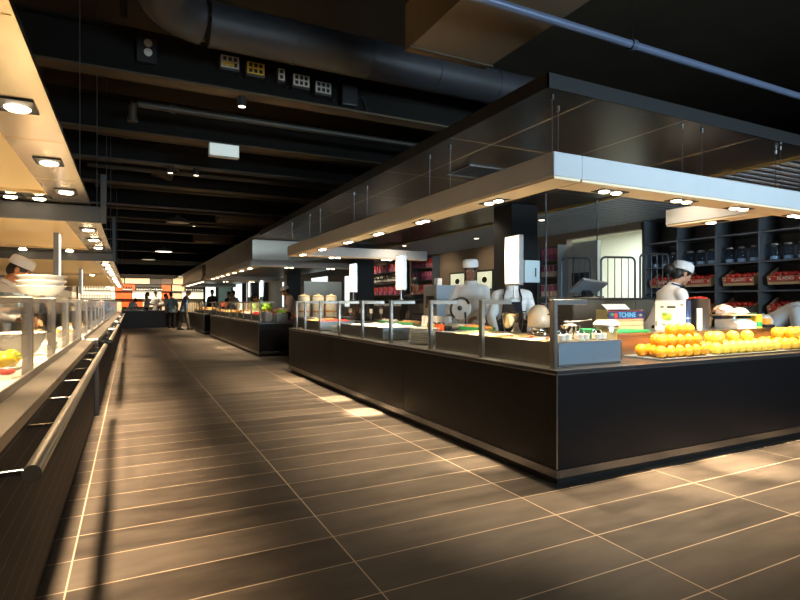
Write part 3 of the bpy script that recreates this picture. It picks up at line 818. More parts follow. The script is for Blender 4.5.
person('chef in white cap leaning behind the stacked white bowls on the left', (-1.34, 6.80, 0), face_to(1, -.05), 1.72, .50, .28, .0, hl=(-.15, .38, 1.0), hr=(.18, .38, 1.0), cap=True, vox=.008, skin=mat('skin_ruddy', (.55, .22, .10), .5, 0, .35, var=.08, scale=20), hair=HAIR)
person('chef in white cap and cream jacket leaning over food on the second right counter', (3.78, 13.45, 0), face_to(-.93, .1), 1.64, .45, .25, 0, hl=(-.15, .45, 1.06), hr=(.15, .45, 1.06), cap=True, vox=.012, skin=SKIN, top=CLOTHPK)
person('dark haired chef bending over the second right counter behind the green lettuces', (3.88, 17.2, 0), face_to(-.85, -.3), 1.62, .75, .25, 0, hl=(-.15, .5, 1.02), hr=(.15, .5, 1.02), vox=.013, top=CLOTHPK, skin=SKIN)
# far away by the orange wall
person('shopper in grey teal top and black trousers standing at the far counter', (1.75, 27.3, 0), face_to(-.2, 1), 1.66, .18, .35, 0, top=CLOTHT, legs=CLOTHB, skin=SKIN, vox=.016, collar=False)
person('grey haired shopper in blue shirt walking past the farthest right hand counter', (2.12, 25.3, 0), face_to(.75, .2), 1.74, .25, .4, 0, top=CLOTHBL, legs=CLOTHTAN, hair=HAIRG, vox=.016, step=.16, collar=False)
person('cook in bright white jacket bending behind the far counter before the orange panel', (.0, 31.2, 0), face_to(.5, -.6), 1.55, .7, .4, 0, hl=(-.2, .5, 1.05), hr=(.2, .5, 1.05), vox=.016, skin=SKIN)
person('long haired woman in pale top facing right behind the far counter', (.78, 31.0, 0), face_to(1, -.1), 1.70, .05, .1, 0, top=CLOTHPK, longhair=True, vox=.016, hl=(-.2, .35, 1.1), hr=(.2, .35, 1.1), collar=False)
person('dark haired person in white shirt standing middle behind the far counter', (1.27, 32.0, 0), face_to(-.6, -.8), 1.78, .05, .15, 0, vox=.016, hl=(-.25, .2, 1.0), hr=(.2, .25, 1.05), collar=False)
person('dark haired woman in pale pink top behind the far counter, nearest the shopper', (1.76, 31.0, 0), face_to(-.9, -.2), 1.62, .1, .15, 0, top=CLOTHPK, longhair=True, vox=.016, hl=(-.2, .4, 1.05), hr=(.2, .35, 1.1), collar=False)
person('lone dark figure against the white windows beyond the farthest right hand counter', (3.7, 28.4, 0), face_to(-.5, -.8), 1.80, 0, .1, 0, top=CLOTHB, skin=SKIND, vox=.016, collar=False)
person('left one of two dark clothed people beyond the farthest right hand counter', (4.0, 25.4, 0), face_to(.6, -.6), 1.66, .05, .1, 0, top=CLOTHB, skin=SKIND, vox=.016, collar=False)
person('right one of two dark clothed people beyond the farthest right counter, in grey top', (4.05, 24.2, 0), face_to(-.6, -.6), 1.68, .05, .1, 0, top=mat('grey_cotton', (.2, .19, .2), .9, var=.2), skin=SKIND, vox=.016, collar=False)
# ------------------------------------------------------------------ things on the nearest right hand counter
WT = .7575
def mound(x0, x1, y0, y1, z0, z, amp, seed, nx=26, ny=40, sc=9.):
    def fn(x, y):
        e = min((x - x0) / (x1 - x0), (x1 - x) / (x1 - x0), (y - y0) / (y1 - y0), (y1 - y) / (y1 - y0))
        return z + amp * (noise.noise(Vector((x * sc, y * sc, seed))) + .6 * noise.noise(Vector((x * sc * 2.7, y * sc * 2.7, seed + 5)))) + amp * 1.2 * min(1, e * 5)
    return MB().grid(x0, x1, y0, y1, fn, nx, ny, z0)
def cold_pan(label, x0, x1, y0, y1, h, foods, m=STEELD, end=STEELB):
    """raised steel well with compartments of food"""
    t = thing('cold_pan', label, 'food well', (x0, y0, WT + .0005)); L = y1 - y0; Wd = x1 - x0
    b = MB().box(0, Wd, 0, L, 0, .015).box(0, .012, .012, L - .012, .0155, h).box(Wd - .012, Wd, .012, L - .012, .0155, h)
    b.build('well', m, t)
    for a in (0, L - .012): MB().box(0, Wd, a, a + .012, .0155, h).build('end_panel', end, t)
    n = len(foods)
    for k in range(1, n): MB().box(.0125, Wd - .0125, L * k / n - .004, L * k / n + .004, .016, h - .004).build('divider', STEEL, t)
    for k, (nm, lab, fm, amp) in enumerate(foods):
        a = .014 + L * k / n; b_ = L * (k + 1) / n - .014
        o = mound(x0 + .016, x1 - .016, y0 + a, y0 + b_, WT + .018, WT + h - .022, amp, k * 3.1 + x0 + y0).build(nm, fm, None, True)
        tag(o, lab, 'food', kind='stuff')
    return t
cold_pan('long steel cold well at the corner end of the nearest right counter', 2.61, 3.20, 2.78, 4.44, .165,
         [('sliced_food', 'pale yellow sliced food in the corner end of the cold well', FOODY, .012), ('chopped_food', 'white and yellow chopped food beside the corner end of the long well', FOODW, .012),
          ('sliced_food', 'yellow sliced food under the dome machine in the long well', FOODY, .014), ('shredded_food', 'pale shredded food near the steel mixing bowl in the long well', FOODW, .012), ('sliced_food', 'yellow food at the far end of the long corner well', FOODY, .014)])
cold_pan('steel cold well full of crushed ice, middle of the nearest right counter', 2.61, 3.20, 5.62, 7.02, .15,
         [('crushed_ice', 'crushed ice with garnish nearest the glass dishes', ICE, .02), ('crushed_ice', 'crushed ice in the middle part of the ice well', ICE, .025), ('crushed_ice', 'crushed ice at the far end of the middle well', ICE, .02)])
cold_pan('steel cold well at the far end of the nearest right counter', 2.61, 3.20, 7.98, 8.90, .15,
         [('red_food', 'red sliced food in the far well of the nearest right counter', RED, .03), ('pale_green_food', 'pale yellow green food in the far well of the nearest right counter', mat('pale_green_food', (.62, .62, .18), .6, var=.25, scale=30), .03), ('red_food', 'red and brown food at the very end of the far well', FOODO, .025)])
# bits of red and orange garnish lying on the long well
gar = Proto(tag(MB().sphere((0, 0, 0), (.024, .016, .008), 12, 8).build('tomato_slice', RED, None, True), 'x', 'food'))
for x, y, l in ((2.72, 3.02, 'small red tomato slice on pale food near the counter corner'), (2.78, 3.26, 'red tomato slice on pale food under the dome machine'), (2.70, 3.40, 'red tomato slice at the front of the pale food, by the second post')):
    gar.at((x, y, WT + .178), .4, l)

# raised steel ledge behind the wells and behind the fruit
o = thing('raised_ledge', 'narrow raised steel ledge behind the cold wells of the nearest right counter', 'shelf', (3.23, 2.95, WT + .0005))
MB().box(0, .19, 0, 5.9, .128, .1425, .002).build('top', STEEL, o); MB().box(.004, .186, .004, 5.896, 0, .1275).build('box_body', STEELD, o)
LZ = WT + .143
o = thing('raised_ledge', 'raised brownish steel ledge behind the piles of fruit', 'shelf', (3.50, 3.13, WT + .0005))
MB().box(0, 2.70, 0, .48, .17, .1865, .002).build('top', STEEL, o); MB().box(.004, 2.695, .006, .474, 0, .1695).build('box_body', mat('bronze_steel', (.30, .22, .16), .28, .8, var=.1, scale=6), o)  # brown of the front stands for fruit reflected in plain steel
FZ = WT + .1872

# fruit tray
o = thing('fruit_tray', 'long low steel tray with glass edges holding the oranges and yellow fruit', 'tray', (3.61, 2.745, WT + .0005))
MB().box(0, 2.6, 0, .37, 0, .012, .002).build('base', STEELB, o)
MB().box(0, 2.6, -.012, -.0005, 0, .0115, .001).build('lip', STEEL, o)
p_ = thing('glass_divider', 'clear glass divider at the left end of the fruit tray', 'glass', (3.598, 2.75, WT + .0005)); MB().box(0, .006, 0, .37, 0, .17).build('pane', GLASS, p_); MB().box(-.003, .009, 0, .37, .1705, .174).build('edge_rail', STEEL, p_)
def fruit(name, r, m, cat, lab):
    root = MB().sphere((0, 0, 0), (r, r, r * .95), 22, 14).build(name, m, None, True)
    tag(root, lab, cat)
    MB().lathe([(0, r * .955), (.006, r * .955), (.004, r * .935)], 8).build('stem_scar', mat('stem_scar', (.16, .2, .05), .7), root, True)
    return Proto(root)
fo = fruit('orange', .050, ORANGE, 'fruit', 'x'); fy = fruit('yellow_citrus', .051, YELLOW, 'fruit', 'x'); fa = fruit('grapefruit', .055, AMBER, 'fruit', 'x')
FB = WT + .0128
def pile(proto, r, x0, n, rows, label, group, seed, lv2=(), y0=2.805, dx=None):
    rnd = random.Random(seed); dx = dx or 2 * r + .002
    for j in range(rows):
        for i in range(n):
            proto.at((x0 + i * dx + (j % 2) * r, y0 + j * (r * 1.76), FB + r * .96), 0, label, group, rot=(rnd.uniform(-.9, .9), rnd.uniform(-.9, .9), rnd.uniform(0, 6)))
    for (i, j, l) in lv2:
        proto.at((x0 + i * dx + (j % 2) * r + l * r, y0 + j * (r * 1.76) + l * .587 * r, FB + r * (.96 + 1.64 * l)), 0, label, group, rot=(rnd.uniform(-.9, .9), rnd.uniform(-.9, .9), rnd.uniform(0, 6)))
pile(fo, .050, 3.668, 6, 3, 'orange in the heap at the left end of the fruit tray, below the cream carton', 'oranges in the fruit tray', 3,
     [(i, 0, 1) for i in (0, 1, 2, 3, 4)] + [(i, 1, 1) for i in (0, 1, 2, 3)] + [(1, 0, 2), (2, 0, 2), (3, 0, 2)])
pile(fy, .051, 4.355, 9, 3, 'yellow citrus fruit spread along the middle of the fruit tray', 'yellow fruit in the middle of the tray', 5, [(0, 0, 1), (0, 1, 1), (1, 1, 1), (3, 1, 1), (5, 1, 1)])
pile(fa, .055, 5.36, 7, 3, 'large golden fruit at the right end of the fruit tray', 'large fruit at the right end of the tray', 8, [(0, 1, 1), (1, 1, 1), (2, 1, 1), (3, 1, 1), (1, 0, 1)])

# things on the raised ledge behind the fruit
c = thing('cutting_board', 'bright green plastic cutting board lying left of the orange heap', 'board', (3.56, 3.15, FZ + .0005))
MB().box(0, .42, 0, .26, 0, .022, .006, 2).build('board', GREENP, c); MB().box(.16, .26, .268, .30, 0, .018, .004).build('grip', GREENP, c)
c = thing('produce_crate', 'wooden produce crate with dark blue printed band beside the cream carton', 'crate', (3.82, 3.455, FZ + .0005))
b = MB()
for k in range(3): b.box(0, .46, 0, .012, .004 + k * .042, .042 + k * .042, .001)
b.build('slat_side', WOODB, c)
b = MB().box(0, .012, .0125, .14, 0, .19).box(.448, .46, .0125, .14, 0, .19).box(.0125, .4475, .128, .14, 0, .13).box(.0125, .4475, .0125, .1275, 0, .008); b.build('box_body', WOODB, c)
bd = MB().box(-.004, .464, -.006, -.0005, .105, .178, .001).build('printed_band', BLUEP, c)
MB().box(-.005, .465, -.0066, -.0062, .1745, .1785).box(-.005, .465, -.0066, -.0062, .1045, .1085).build('band_edge', REDP, bd)
text_mesh('lettering', 'TCHINE', .062, CYANP, bd, (.235, -.0075, .140), (PI / 2, 0, 0), .001, .0012)
e = MB().sphere((.088, -.008, .137), (.026, .003, .026), 16, 8).build('tomato_print', REDP, bd, True)
MB().sphere((.045, -.008, .146), (.018, .002, .014), 12, 6).build('leaf_print', GREENP, bd, True)
MB().sphere((.41, -.008, .138), (.022, .002, .012), 12, 6).build('oval_print', mat('gold_print', (.35, .3, .12), .5), bd, True)
fl = MB().box(0, .30, -.006, 0, 0, .075, .001, M=Matrix.Translation((.0, .02, .19)) @ Matrix.Rotation(-.9, 4, 'X')).build('open_flap', PAPER, c)
c = thing('carton', 'cream cardboard carton with printed green yellow fruit on its front', 'box', (4.32, 3.365, FZ + .0005), -.90)
MB().box(0, .25, 0, .20, 0, .268, .003).build('box_body', CARTON, c)
MB().box(.015, .24, .02, .18, .2685, .272).build('lid_flap', CARTON, c)
MB().box(.10, .17, -.0015, -.0003, .205, .222, .0005).build('hand_hole', BLACKG, c)
pr = MB().sphere((.10, -.001, .125), (.042, .0018, .034), 18, 8).build('fruit_print', YELLOW, c, True)
MB().sphere((.082, -.002, .148), (.024, .0018, .016), 14, 8).build('leaf_print', mat('leaf_print', (.22, .42, .05), .6), c, True)
MB().sphere((.115, -.0024, .108), (.022, .0016, .018), 14, 8).build('leaf_print', MATS['leaf_print'], c, True)
for x, z in ((.06, .215), (.075, .052), (.22, .235)): MB().sphere((x, -.001, z), (.016, .0012, .010), 10, 6).build('stamp', mat('grey_print', (.22, .21, .15), .6), c, True)
MB().sphere((.012, -.001, .06), (.008, .0012, .03), 10, 6).build('stamp', MATS['grey_print'], c, True)
t = thing('serving_bin', 'dark grey round bin heaped with red food beside the cream carton', 'bin', (5.02, 3.42, FZ + .0005))
MB().lathe([(0, 0), (.098, 0), (.104, .285), (.108, .29), (.098, .29), (.096, .02), (0, .02)], 32).build('bin_body', BIN, t, True)
o = MB()
for k in range(34):
    a = random.uniform(0, 6.28); r = .075 * math.sqrt(random.random()); o.sphere((5.02 + r * math.cos(a), 3.42 + r * math.sin(a), FZ + .285 + .018 * (1 - r / .08) + random.uniform(-.004, .008)), (.024, .018, .014), 8, 6, Matrix.Rotation(random.uniform(0, 3), 3, 'Z'))
o.box(5.02 - .06, 5.02 + .06, 3.42 - .06, 3.42 + .06, FZ + .22, FZ + .285)
tag(o.build('red_berries', RED, None, True), 'red food heaped in the dark grey bin', 'food', kind='stuff')
t = thing('food_tin', 'navy blue tin standing in front of the chef with the hair bun', 'tin', (4.74, 3.36, FZ + .0005))
MB().lathe([(0, 0), (.05, 0), (.052, .003), (.05, .006), (.05, .265), (.052, .268), (.052, .272), (.047, .272), (.046, .255), (0, .255)], 24).build('tin_body', TIN, t, True)
MB().lathe([(.0504, .10), (.0508, .10), (.0508, .112), (.0504, .112)], 24).build('band', STEELB, t, True)
t = thing('paper_roll', 'pale folded paper strip hanging beside the dark grey bin', 'paper', (4.86, 3.30, FZ + .0005))
MB().box(-.03, .03, -.012, .012, 0, .20, .006, 2).build('roll', PAPER, t)
# scale
t = thing('weighing_scale', 'white weighing scale with a pan on the ledge above the yellow fruit', 'scale', (5.40, 3.27, FZ + .0005))
b = MB().prism([(-.10, 0), (.13, 0), (.13, .085), (-.02, .095), (-.10, .05)], 'x', -.15, .15); b.build('scale_body', PLASTW, t)
MB().box(-.07, .06, -.004, .004, -.012, .022, M=Matrix.Translation((0, -.066, .072)) @ Matrix.Rotation(-.9, 4, 'X')).build('display', SCREEN, t)
MB().cyl((0, .04, .0905), (0, .04, .125), .03, n=16).build('column', STEEL, t, True)
MB().box(-.21, .21, -.09, .17, .1255, .138, .004).build('pan', mat('tan_pan', (.62, .48, .30), .35, .2), t)
for x in (-.12, .12):
    MB().lathe([(0, -.0002), (.014, -.0002), (.014, .0), (0, 0)], 8, (x, .0, 0)).build('foot', PLASTB, t)
SZ = FZ + .139
def crumple(name, label, cat, c, r, m, seed, flat=.8):
    bm = bmesh.new(); bmesh.ops.create_icosphere(bm, subdivisions=4, radius=1)
    for v in bm.verts:
        k = 1 + .22 * noise.noise(v.co * 2.3 + Vector((seed, 0, 0))) + .12 * noise.noise(v.co * 6 + Vector((0, seed, 0)))
        v.co = Vector((v.co.x * r[0] * k, v.co.y * r[1] * k, max(-.6, v.co.z * k) * r[2] * flat))
    zmin = min(v.co.z for v in bm.verts)
    for v in bm.verts: v.co.z -= zmin
    q = MB(); q.bm.free(); q.bm = bm
    o = q.build(name, m, None, True, c); return tag(o, label, cat)
crumple('food_packet', 'red and white crumpled food packet on the scale pan', 'packet', (5.27, 3.33, SZ + .001), (.095, .075, .075), mat('red_white_wrap', (.75, .5, .42), .4, var=.55, scale=22), 1)
crumple('paper_bundle', 'white paper bundle at the right of the scale pan', 'paper', (5.48, 3.30, SZ + .001), (.10, .07, .05), PAPER, 4)
crumple('clear_wrapper', 'crumpled shiny clear wrapper right of the clear box', 'wrapper', (5.99, 3.34, FZ + .001), (.08, .07, .10), mat('cellophane', (.85, .85, .85), .12, 0, .8, var=.1), 9)
crumple('bread_loaf', 'brown round loaf behind the scale pan', 'bread', (5.22, 3.50, FZ + .001), (.11, .07, .19), FOODB, 14)
t = thing('food_can', 'yellow and green can beside the weighing scale', 'can', (5.645, 3.22, FZ + .0005))
MB().lathe([(0, 0), (.045, 0), (.045, .13), (.047, .133), (.042, .135), (0, .13)], 24).build('can_body', mat('can_yellow', (.7, .55, .05), .4), t, True)
MB().lathe([(.0454, .015), (.0462, .015), (.0462, .06), (.0454, .06)], 24).build('label_band', GREENP, t, True)
t = thing('food_can', 'dark green can behind the yellow and green can', 'can', (5.72, 3.31, FZ + .0005))
MB().lathe([(0, 0), (.042, 0), (.042, .145), (.044, .148), (.038, .15), (0, .146)], 24).build('can_body', mat('can_green', (.04, .14, .05), .4), t, True)
MB().lathe([(.0424, .03), (.043, .03), (.043, .09), (.0424, .09)], 24).build('label_band', YELLOW, t, True)
t = thing('clear_box', 'clear food box with dark base right of the cans', 'box', (5.79, 3.20, FZ + .0005))
MB().box(0, .13, 0, .12, 0, .03, .003).build('base', PLASTB, t); MB().box(.004, .126, .004, .116, .0305, .13, .004).build('clear_cover', GLASS, t)
MB().box(.02, .11, .02, .1, .0305, .09, .004).build('filling', FOODO, t)
t = thing('metal_tray', 'grey shallow metal tray lying behind the cans', 'tray', (5.56, 3.40, FZ + .0005))
MB().box(0, .38, 0, .16, .165, .21, .004).build('tray', STEELD, t)
MB().box(.02, .05, .02, .14, 0, .1645).box(.33, .36, .02, .14, 0, .1645).build('stand', STEELD, t)

# things on the narrow ledge and worktop behind the wells
t = thing('mixing_bowl', 'tall brushed steel mixing bowl behind the long cold well', 'bowl', (3.325, 4.17, LZ + .0005))
MB().lathe([(0, 0), (.075, 0), (.082, .01), (.108, .19), (.114, .193), (.114, .197), (.104, .195), (.078, .014), (0, .012)], 36).build('bowl_body', CHROME, t, True)
t = thing('utensil_rack', 'row of steel utensil handles lying across the mixing bowl', 'utensils', (3.325, 4.17, LZ + .199))
for k in range(5): MB().tube([(-.12 + .01 * k, -.06 + .03 * k, 0.0), (.0, -.05 + .025 * k, .006), (.13, -.04 + .02 * k, .012)], .006, 8).build('handle', CHROME, t, True)
t = thing('domed_machine', 'pale domed kitchen machine on a polished base behind the long cold well', 'machine', (3.325, 3.80, LZ + .0005))
MB().lathe([(0, 0), (.088, 0), (.088, .012), (.07, .03), (.066, .06), (.072, .075), (.0, .075)], 32).build('base', CHROME, t, True)
MB().lathe([(0, .0755), (.094, .0755), (.100, .085), (.100, .15), (.094, .20), (.076, .245), (.045, .272), (0, .28)], 36).build('dome', DOMEM, t, True)
MB().tube([(.02, -.098, .19), (.05, -.14, .20), (.10, -.17, .19)], .008, 8).build('lever', CHROME, t, True)
t = thing('slicing_machine', 'slicing machine with a dark round blade guard in front of the capped chef', 'machine', (3.33, 5.10, LZ + .0005))
MB().box(-.085, .085, -.16, .16, .012, .06, .012, 2).build('machine_base', PLASTW, t)
for sx_ in (-.06, .06):
    for sy_ in (-.12, .12): MB().cyl((sx_, sy_, 0), (sx_, sy_, .0115), .014, n=10).build('foot', PLASTB, t)
Mx = Matrix.Translation((0, .0, .23)) @ Matrix.Rotation(.5, 4, 'Z') @ Matrix.Rotation(.25 + PI / 2, 4, 'Y')
MB().lathe([(0, -.012), (.125, -.012), (.125, .012), (.105, .016), (0, .016)], 36, (0, 0, 0), Mx).build('blade_plate', PLASTW, t, True)
g = MB(); pts = [Mx @ Vector((.118 * math.cos(a), .118 * math.sin(a), -.018)) for a in [PI * .15 + k * PI * 1.2 / 16 for k in range(17)]]; g.tube(pts, .014, 10).build('blade_guard', PLASTB, t, True)
g = MB().sphere(Mx @ Vector((0, 0, -.02)), .028, 14, 10); g.build('hub', PLASTB, t, True)
MB().box(-.03, .03, -.03, .03, .0605, .14, .006).build('neck', CHROME, t)
MB().tube([(-.02, -.13, .0605), (-.03, -.14, .14), (-.02, -.12, .19)], .012, 8).build('pusher_arm', PLASTB, t, True)
# glass dishes in a stack beside the ice well, drinks, glasses
dish = MB().lathe([(0, .0), (.09, .0), (.165, .016), (.172, .018), (.172, .021), (.162, .020), (.09, .004), (0, .004)], 36).build('glass_dish', mat('dish_glass', (.9, .9, .86), .06, 0, .6, trans=.55), None, True)
tag(dish, 'glass dish in the stack between the long well and the ice well', 'dish', 'stacked glass dishes'); dishP = Proto(dish)
for k in range(9): dishP.at((2.815, 5.02, WT + .0006 + k * .0185), k * .3)
for k in range(5): dishP.at((2.815, 7.50, WT + .0006 + k * .0185), k * .3, 'glass dish in the low stack between the ice well and the far well', 'low stack of glass dishes')
tray = thing('tray_table', 'dark box beneath the drinks between the two wells', 'box', (3.03, 5.03, WT + .0005))
MB().box(-.02, .16, -.40, .40, 0, .11, .004).build('box_body', STEELD, tray)
def tumbler(col, nm, h=.11, r=.036):
    t = thing('drink_glass', 'x', 'drink', (0, 0, 0))
    MB().lathe([(0, 0), (r * .8, 0), (r, h), (r * .93, h), (r * .74, .008), (0, .008)], 20).build('glass', GLASS, t, True)
    MB().lathe([(0, .009), (r * .72, .009), (r * .9, h * .86), (0, h * .86)], 20).build('juice', col, t, True)
    return Proto(t)
ty = tumbler(mat('yellow_juice', (.95, .72, .12), .2), 'y'); tr_ = tumbler(mat('red_juice', (.85, .12, .03), .2), 'r')
DZ = WT + .111
for i, (x, y) in enumerate(((3.04, 5.30), (3.04, 5.21), (3.12, 5.35), (3.12, 5.26))): ty.at((x, y, DZ), 0, 'glass of yellow juice beside the red juice, behind the glass dishes', 'yellow juices')
for i, (x, y) in enumerate(((3.04, 5.12), (3.04, 5.03), (3.12, 5.17))): tr_.at((x, y, DZ), 0, 'glass of red juice behind the stack of glass dishes', 'red juices')
t = thing('dark_bowl', 'dark flared bowl behind the yellow juice', 'bowl', (3.13, 5.07, DZ + .0002))
MB().lathe([(0, 0), (.03, 0), (.06, .07), (.055, .07), (.026, .008), (0, .008)], 24).build('bowl_body', PLASTB, t, True)
for y, l, f in ((4.78, 'green tray of orange food behind the glass dishes', FOODO), (6.3, 'green tray of brown food behind the ice well', FOODB), (6.95, 'green tray of pale food behind the far end of the ice well', FOODW)):
    t = thing('serving_tray', l, 'tray', (3.325, y, LZ + .0005))
    MB().box(-.085, .085, -.22, .22, 0, .012, .002).box(-.085, -.073, -.22, .22, .0125, .04).box(.073, .085, -.22, .22, .0125, .04).build('tray', GREENP, t)
    tag(mound(3.325 - .07, 3.325 + .07, y - .2, y + .2, LZ + .014, LZ + .035, .018, y, 12, 24, 20).build('tray_food', f, None, True), l.replace('green tray of ', '').replace('behind', 'in the green tray behind'), 'food', kind='stuff')
gl = thing('water_glass', 'upturned clear glass in the row of glasses behind the juices', 'glass', (0, 0, 0), 0, 'row of upturned glasses')
MB().lathe([(.036, 0), (.038, 0), (.031, .135), (.0, .138), (0, .132), (.028, .129), (.034, 0)], 18).build('glass', mat('bright_glass', (.92, .90, .84), .08, 0, .7, trans=.15), gl, True); glP = Proto(gl)
for k in range(14): glP.at((3.29 + .075 * (k % 2), 5.36 + .042 * k, LZ + .0005), 0)
# salad bowls, lidded canister and glasses at the counter corner
t = thing('steel_bowl', 'steel bowl with pale food behind the corner post', 'bowl', (3.33, 3.42, LZ + .0005))
MB().lathe([(0, 0), (.05, 0), (.088, .10), (.092, .102), (.086, .104), (.046, .008), (0, .008)], 32).build('bowl_body', CHROME, t, True)
MB().lathe([(0, .085), (.07, .085), (.05, .115), (0, .125)], 24).build('filling', FOODW, t, True)
t = thing('serving_spoon', 'white serving spoon resting over the steel bowl by the corner post', 'spoon', (3.33, 3.42, LZ + .1265))
MB().tube([(.14, -.11, .03), (.06, -.05, .015), (.0, 0, .0105)], .007, 8).sphere((-.02, .015, .011), (.03, .022, .009), 14, 8).build('spoon_body', PLASTW, t, True)
t = thing('green_bowl', 'small green plastic bowl between the steel bowl and the clear canister', 'bowl', (3.33, 3.21, LZ + .0005))
MB().lathe([(0, 0), (.045, 0), (.078, .085), (.074, .086), (.042, .006), (0, .006)], 28).build('bowl_body', mat('green_bowl', (.04, .33, .16), .3), t, True)
t = thing('glass_canister', 'squat clear glass canister holding pale food near the green cutting board', 'jar', (3.33, 3.03, LZ + .0005))
MB().lathe([(0, 0), (.088, 0), (.09, .11), (.086, .125), (.08, .125), (.083, .11), (.081, .008), (0, .008)], 32).build('glass', GLASS, t, True)
MB().lathe([(0, .009), (.079, .009), (.079, .085), (0, .092)], 28).build('filling', mat('amber_food', (.42, .30, .10), .5, var=.3, scale=30), t, True)
MB().lathe([(.087, .108), (.093, .108), (.093, .118), (.087, .118)], 28).build('rim_band', STEEL, t, True)
t = thing('upturned_plate', 'white upturned plate resting upon the squat glass canister', 'plate', (3.33, 3.03, LZ + .1265))
MB().lathe([(0, 0), (.10, 0), (.098, .008), (.075, .034), (.07, .036), (0, .036)], 32).build('plate_body', PLASTW, t, True)
sh = thing('shot_glass', 'small clear glass with pale filling on the end of the long cold well', 'glass', (0, 0, 0), 0, 'small glasses at the counter corner')
MB().lathe([(0, 0), (.026, 0), (.032, .068), (.029, .068), (.024, .006), (0, .006)], 18).build('glass', GLASS, sh, True)
MB().lathe([(0, .007), (.023, .007), (.027, .045), (0, .045)], 18).build('filling', FOODW, sh, True); shP = Proto(sh)
ot = thing('glass_board', 'flat steel strip across the end of the long cold well', 'board', (2.62, 2.765, WT + .166))
MB().box(0, .57, .0, .15, 0.0002, .006, .001).build('board', STEEL, ot)
for k in range(6): shP.at((2.67 + .085 * k, 2.815 + .03 * (k % 2), WT + .1725), k)
for k in range(3): shP.at((2.72 + .17 * k, 2.885, WT + .1725), k)
# price card holders on the middle of the counter
ch = thing('card_holder', 'x', 'card holder', (0, 0, 0))
MB().lathe([(0, 0), (.03, 0), (.03, .005), (0, .006)], 16).build('base', STEEL, ch, True); MB().cyl((0, 0, .006), (0, 0, .13), .005, n=8).build('stem', STEEL, ch, True)
MB().box(-.004, .004, -.05, .05, .1305, .2, .001).build('card', PAPER, ch); chP = Proto(ch)
for (x, y), l in (((3.33, 8.02), 'white price card on a short stem left of the ice well signs'), ((3.33, 7.62), 'price card on a short stem beside the far end of the ice well'), ((3.33, 7.25), 'price card on a short stem behind the crushed ice'), ((3.33, 8.5), 'price card on a short stem behind the far well')):
    chP.at((x, y, LZ + .0005), 0, l)

# ------------------------------------------------------------------ kitchen behind the nearest right hand counter
t = thing('work_bench', 'steel work bench beyond the end of the nearest right counter', 'bench', (3.05, 10.35, 0))
MB().box(0, 1.15, 0, .9, .86, .90, .003).build('top', STEEL, t); MB().box(.04, 1.11, .04, .86, 0, .8595).build('cupboard', STEELD, t)
ur = thing('food_container', 'x', 'container', (0, 0, 0))
MB().lathe([(0, 0), (.105, 0), (.115, .01), (.12, .40), (.112, .42), (0, .42)], 28).build('container_body', mat('cream_container', (.85, .74, .55), .4), ur, True)
MB().lathe([(0, .421), (.117, .421), (.117, .44), (.07, .455), (.03, .46), (.03, .48), (0, .482)], 24).build('lid', CREAM, ur, True)
MB().lathe([(.1165, .10), (.119, .10), (.120, .13), (.117, .13)], 28).build('band', FOODO, ur, True)
urP = Proto(ur)
for x, l in ((3.22, 'tall cream food container, leftmost of three before the blue grey screen'), (3.53, 'tall cream food container in the middle of the three'), (3.82, 'tall cream food container, rightmost of the three beside the pillar')): urP.at((x, 10.85, .9005), 0, l)
t = thing('steel_screen', 'blue grey steel screen standing behind the cream containers', 'panel', (3.3, 11.1, .9005))
MB().box(0, .85, 0, .02, 0, .75, .003).build('panel', mat('slate_panel', (.09, .11, .12), .4, .3), t)
t = thing('work_bench', 'low steel bench carrying the blue grey machine left of the capped chef', 'bench', (4.0, 6.75, 0))
MB().box(0, .55, 0, .7, .86, .90, .003).build('top', STEEL, t); MB().box(.04, .51, .04, .66, 0, .8595).build('cupboard', STEELD, t)
t = thing('coffee_machine', 'blue grey steel machine with black spouts left of the capped chef', 'machine', (4.05, 6.85, .9005))
MB().box(0, .36, 0, .40, 0, .56, .01, 2).build('machine_body', STEELB, t)
MB().box(-.012, -.0005, .08, .30, .26, .40, .004).build('black_panel', PLASTB, t); MB().box(-.05, -.0125, .12, .26, .22, .26, .004).build('spout', PLASTB, t)
MB().box(.04, .12, .04, .14, .5605, .66, .004).build('hopper', PLASTW, t)
t = thing('back_cupboard', 'waist high taupe cupboard standing behind the chef with the bun', 'cupboard', (4.72, 4.80, 0))
MB().box(0, 1.6, 0, .4, .06, 1.235, .002).build('cupboard_body', mat('taupe_laminate', (.16, .125, .085), .5, var=.1), t)
MB().box(-.01, 1.61, -.01, .41, 1.2355, 1.26, .003).build('top', STEELD, t)
for k in range(3): MB().box(.01 + k * .53, .53 + k * .53, -.008, -.0005, .08, 1.22, .002).build('door', mat('taupe_laminate', (.16, .125, .085)), t)
MB().box(.03, 1.57, .03, .37, 0, .0595).build('plinth', BLACKG, t)
t = thing('till_screen', 'tilted dark grey till screen on top of the taupe cupboard', 'screen', (5.16, 4.98, 1.2605))
MB().box(-.18, .18, -.09, .09, 0, .02, .004).build('base', PLASTB, t)
MB().prism([(-.05, .0205), (.06, .0205), (.06, .10), (.03, .10)], 'x', -.06, .06).build('neck', PLASTB, t)
M5 = Matrix.Translation((0, .0, .135)) @ Matrix.Rotation(.95, 4, 'X') @ Matrix.Rotation(.15, 4, 'Y')
MB().box(-.24, .24, -.02, .02, -.13, .13, .006, M=M5).build('screen_shell', mat('shell_grey', (.16, .17, .18), .4, var=.05), t)
MB().box(-.215, .215, .0205, .022, -.11, .11, M=M5).build('glass_face', PLASTB, t)
t = thing('paper_dispenser', 'pale blue white wall dispenser fixed on the black pillar', 'dispenser', (4.86, 5.7998, 1.47))
MB().box(-.13, .13, -.12, -.001, 0, .30, .008, 2).build('box_body', mat('dispenser_white', (.62, .72, .74), .35), t)
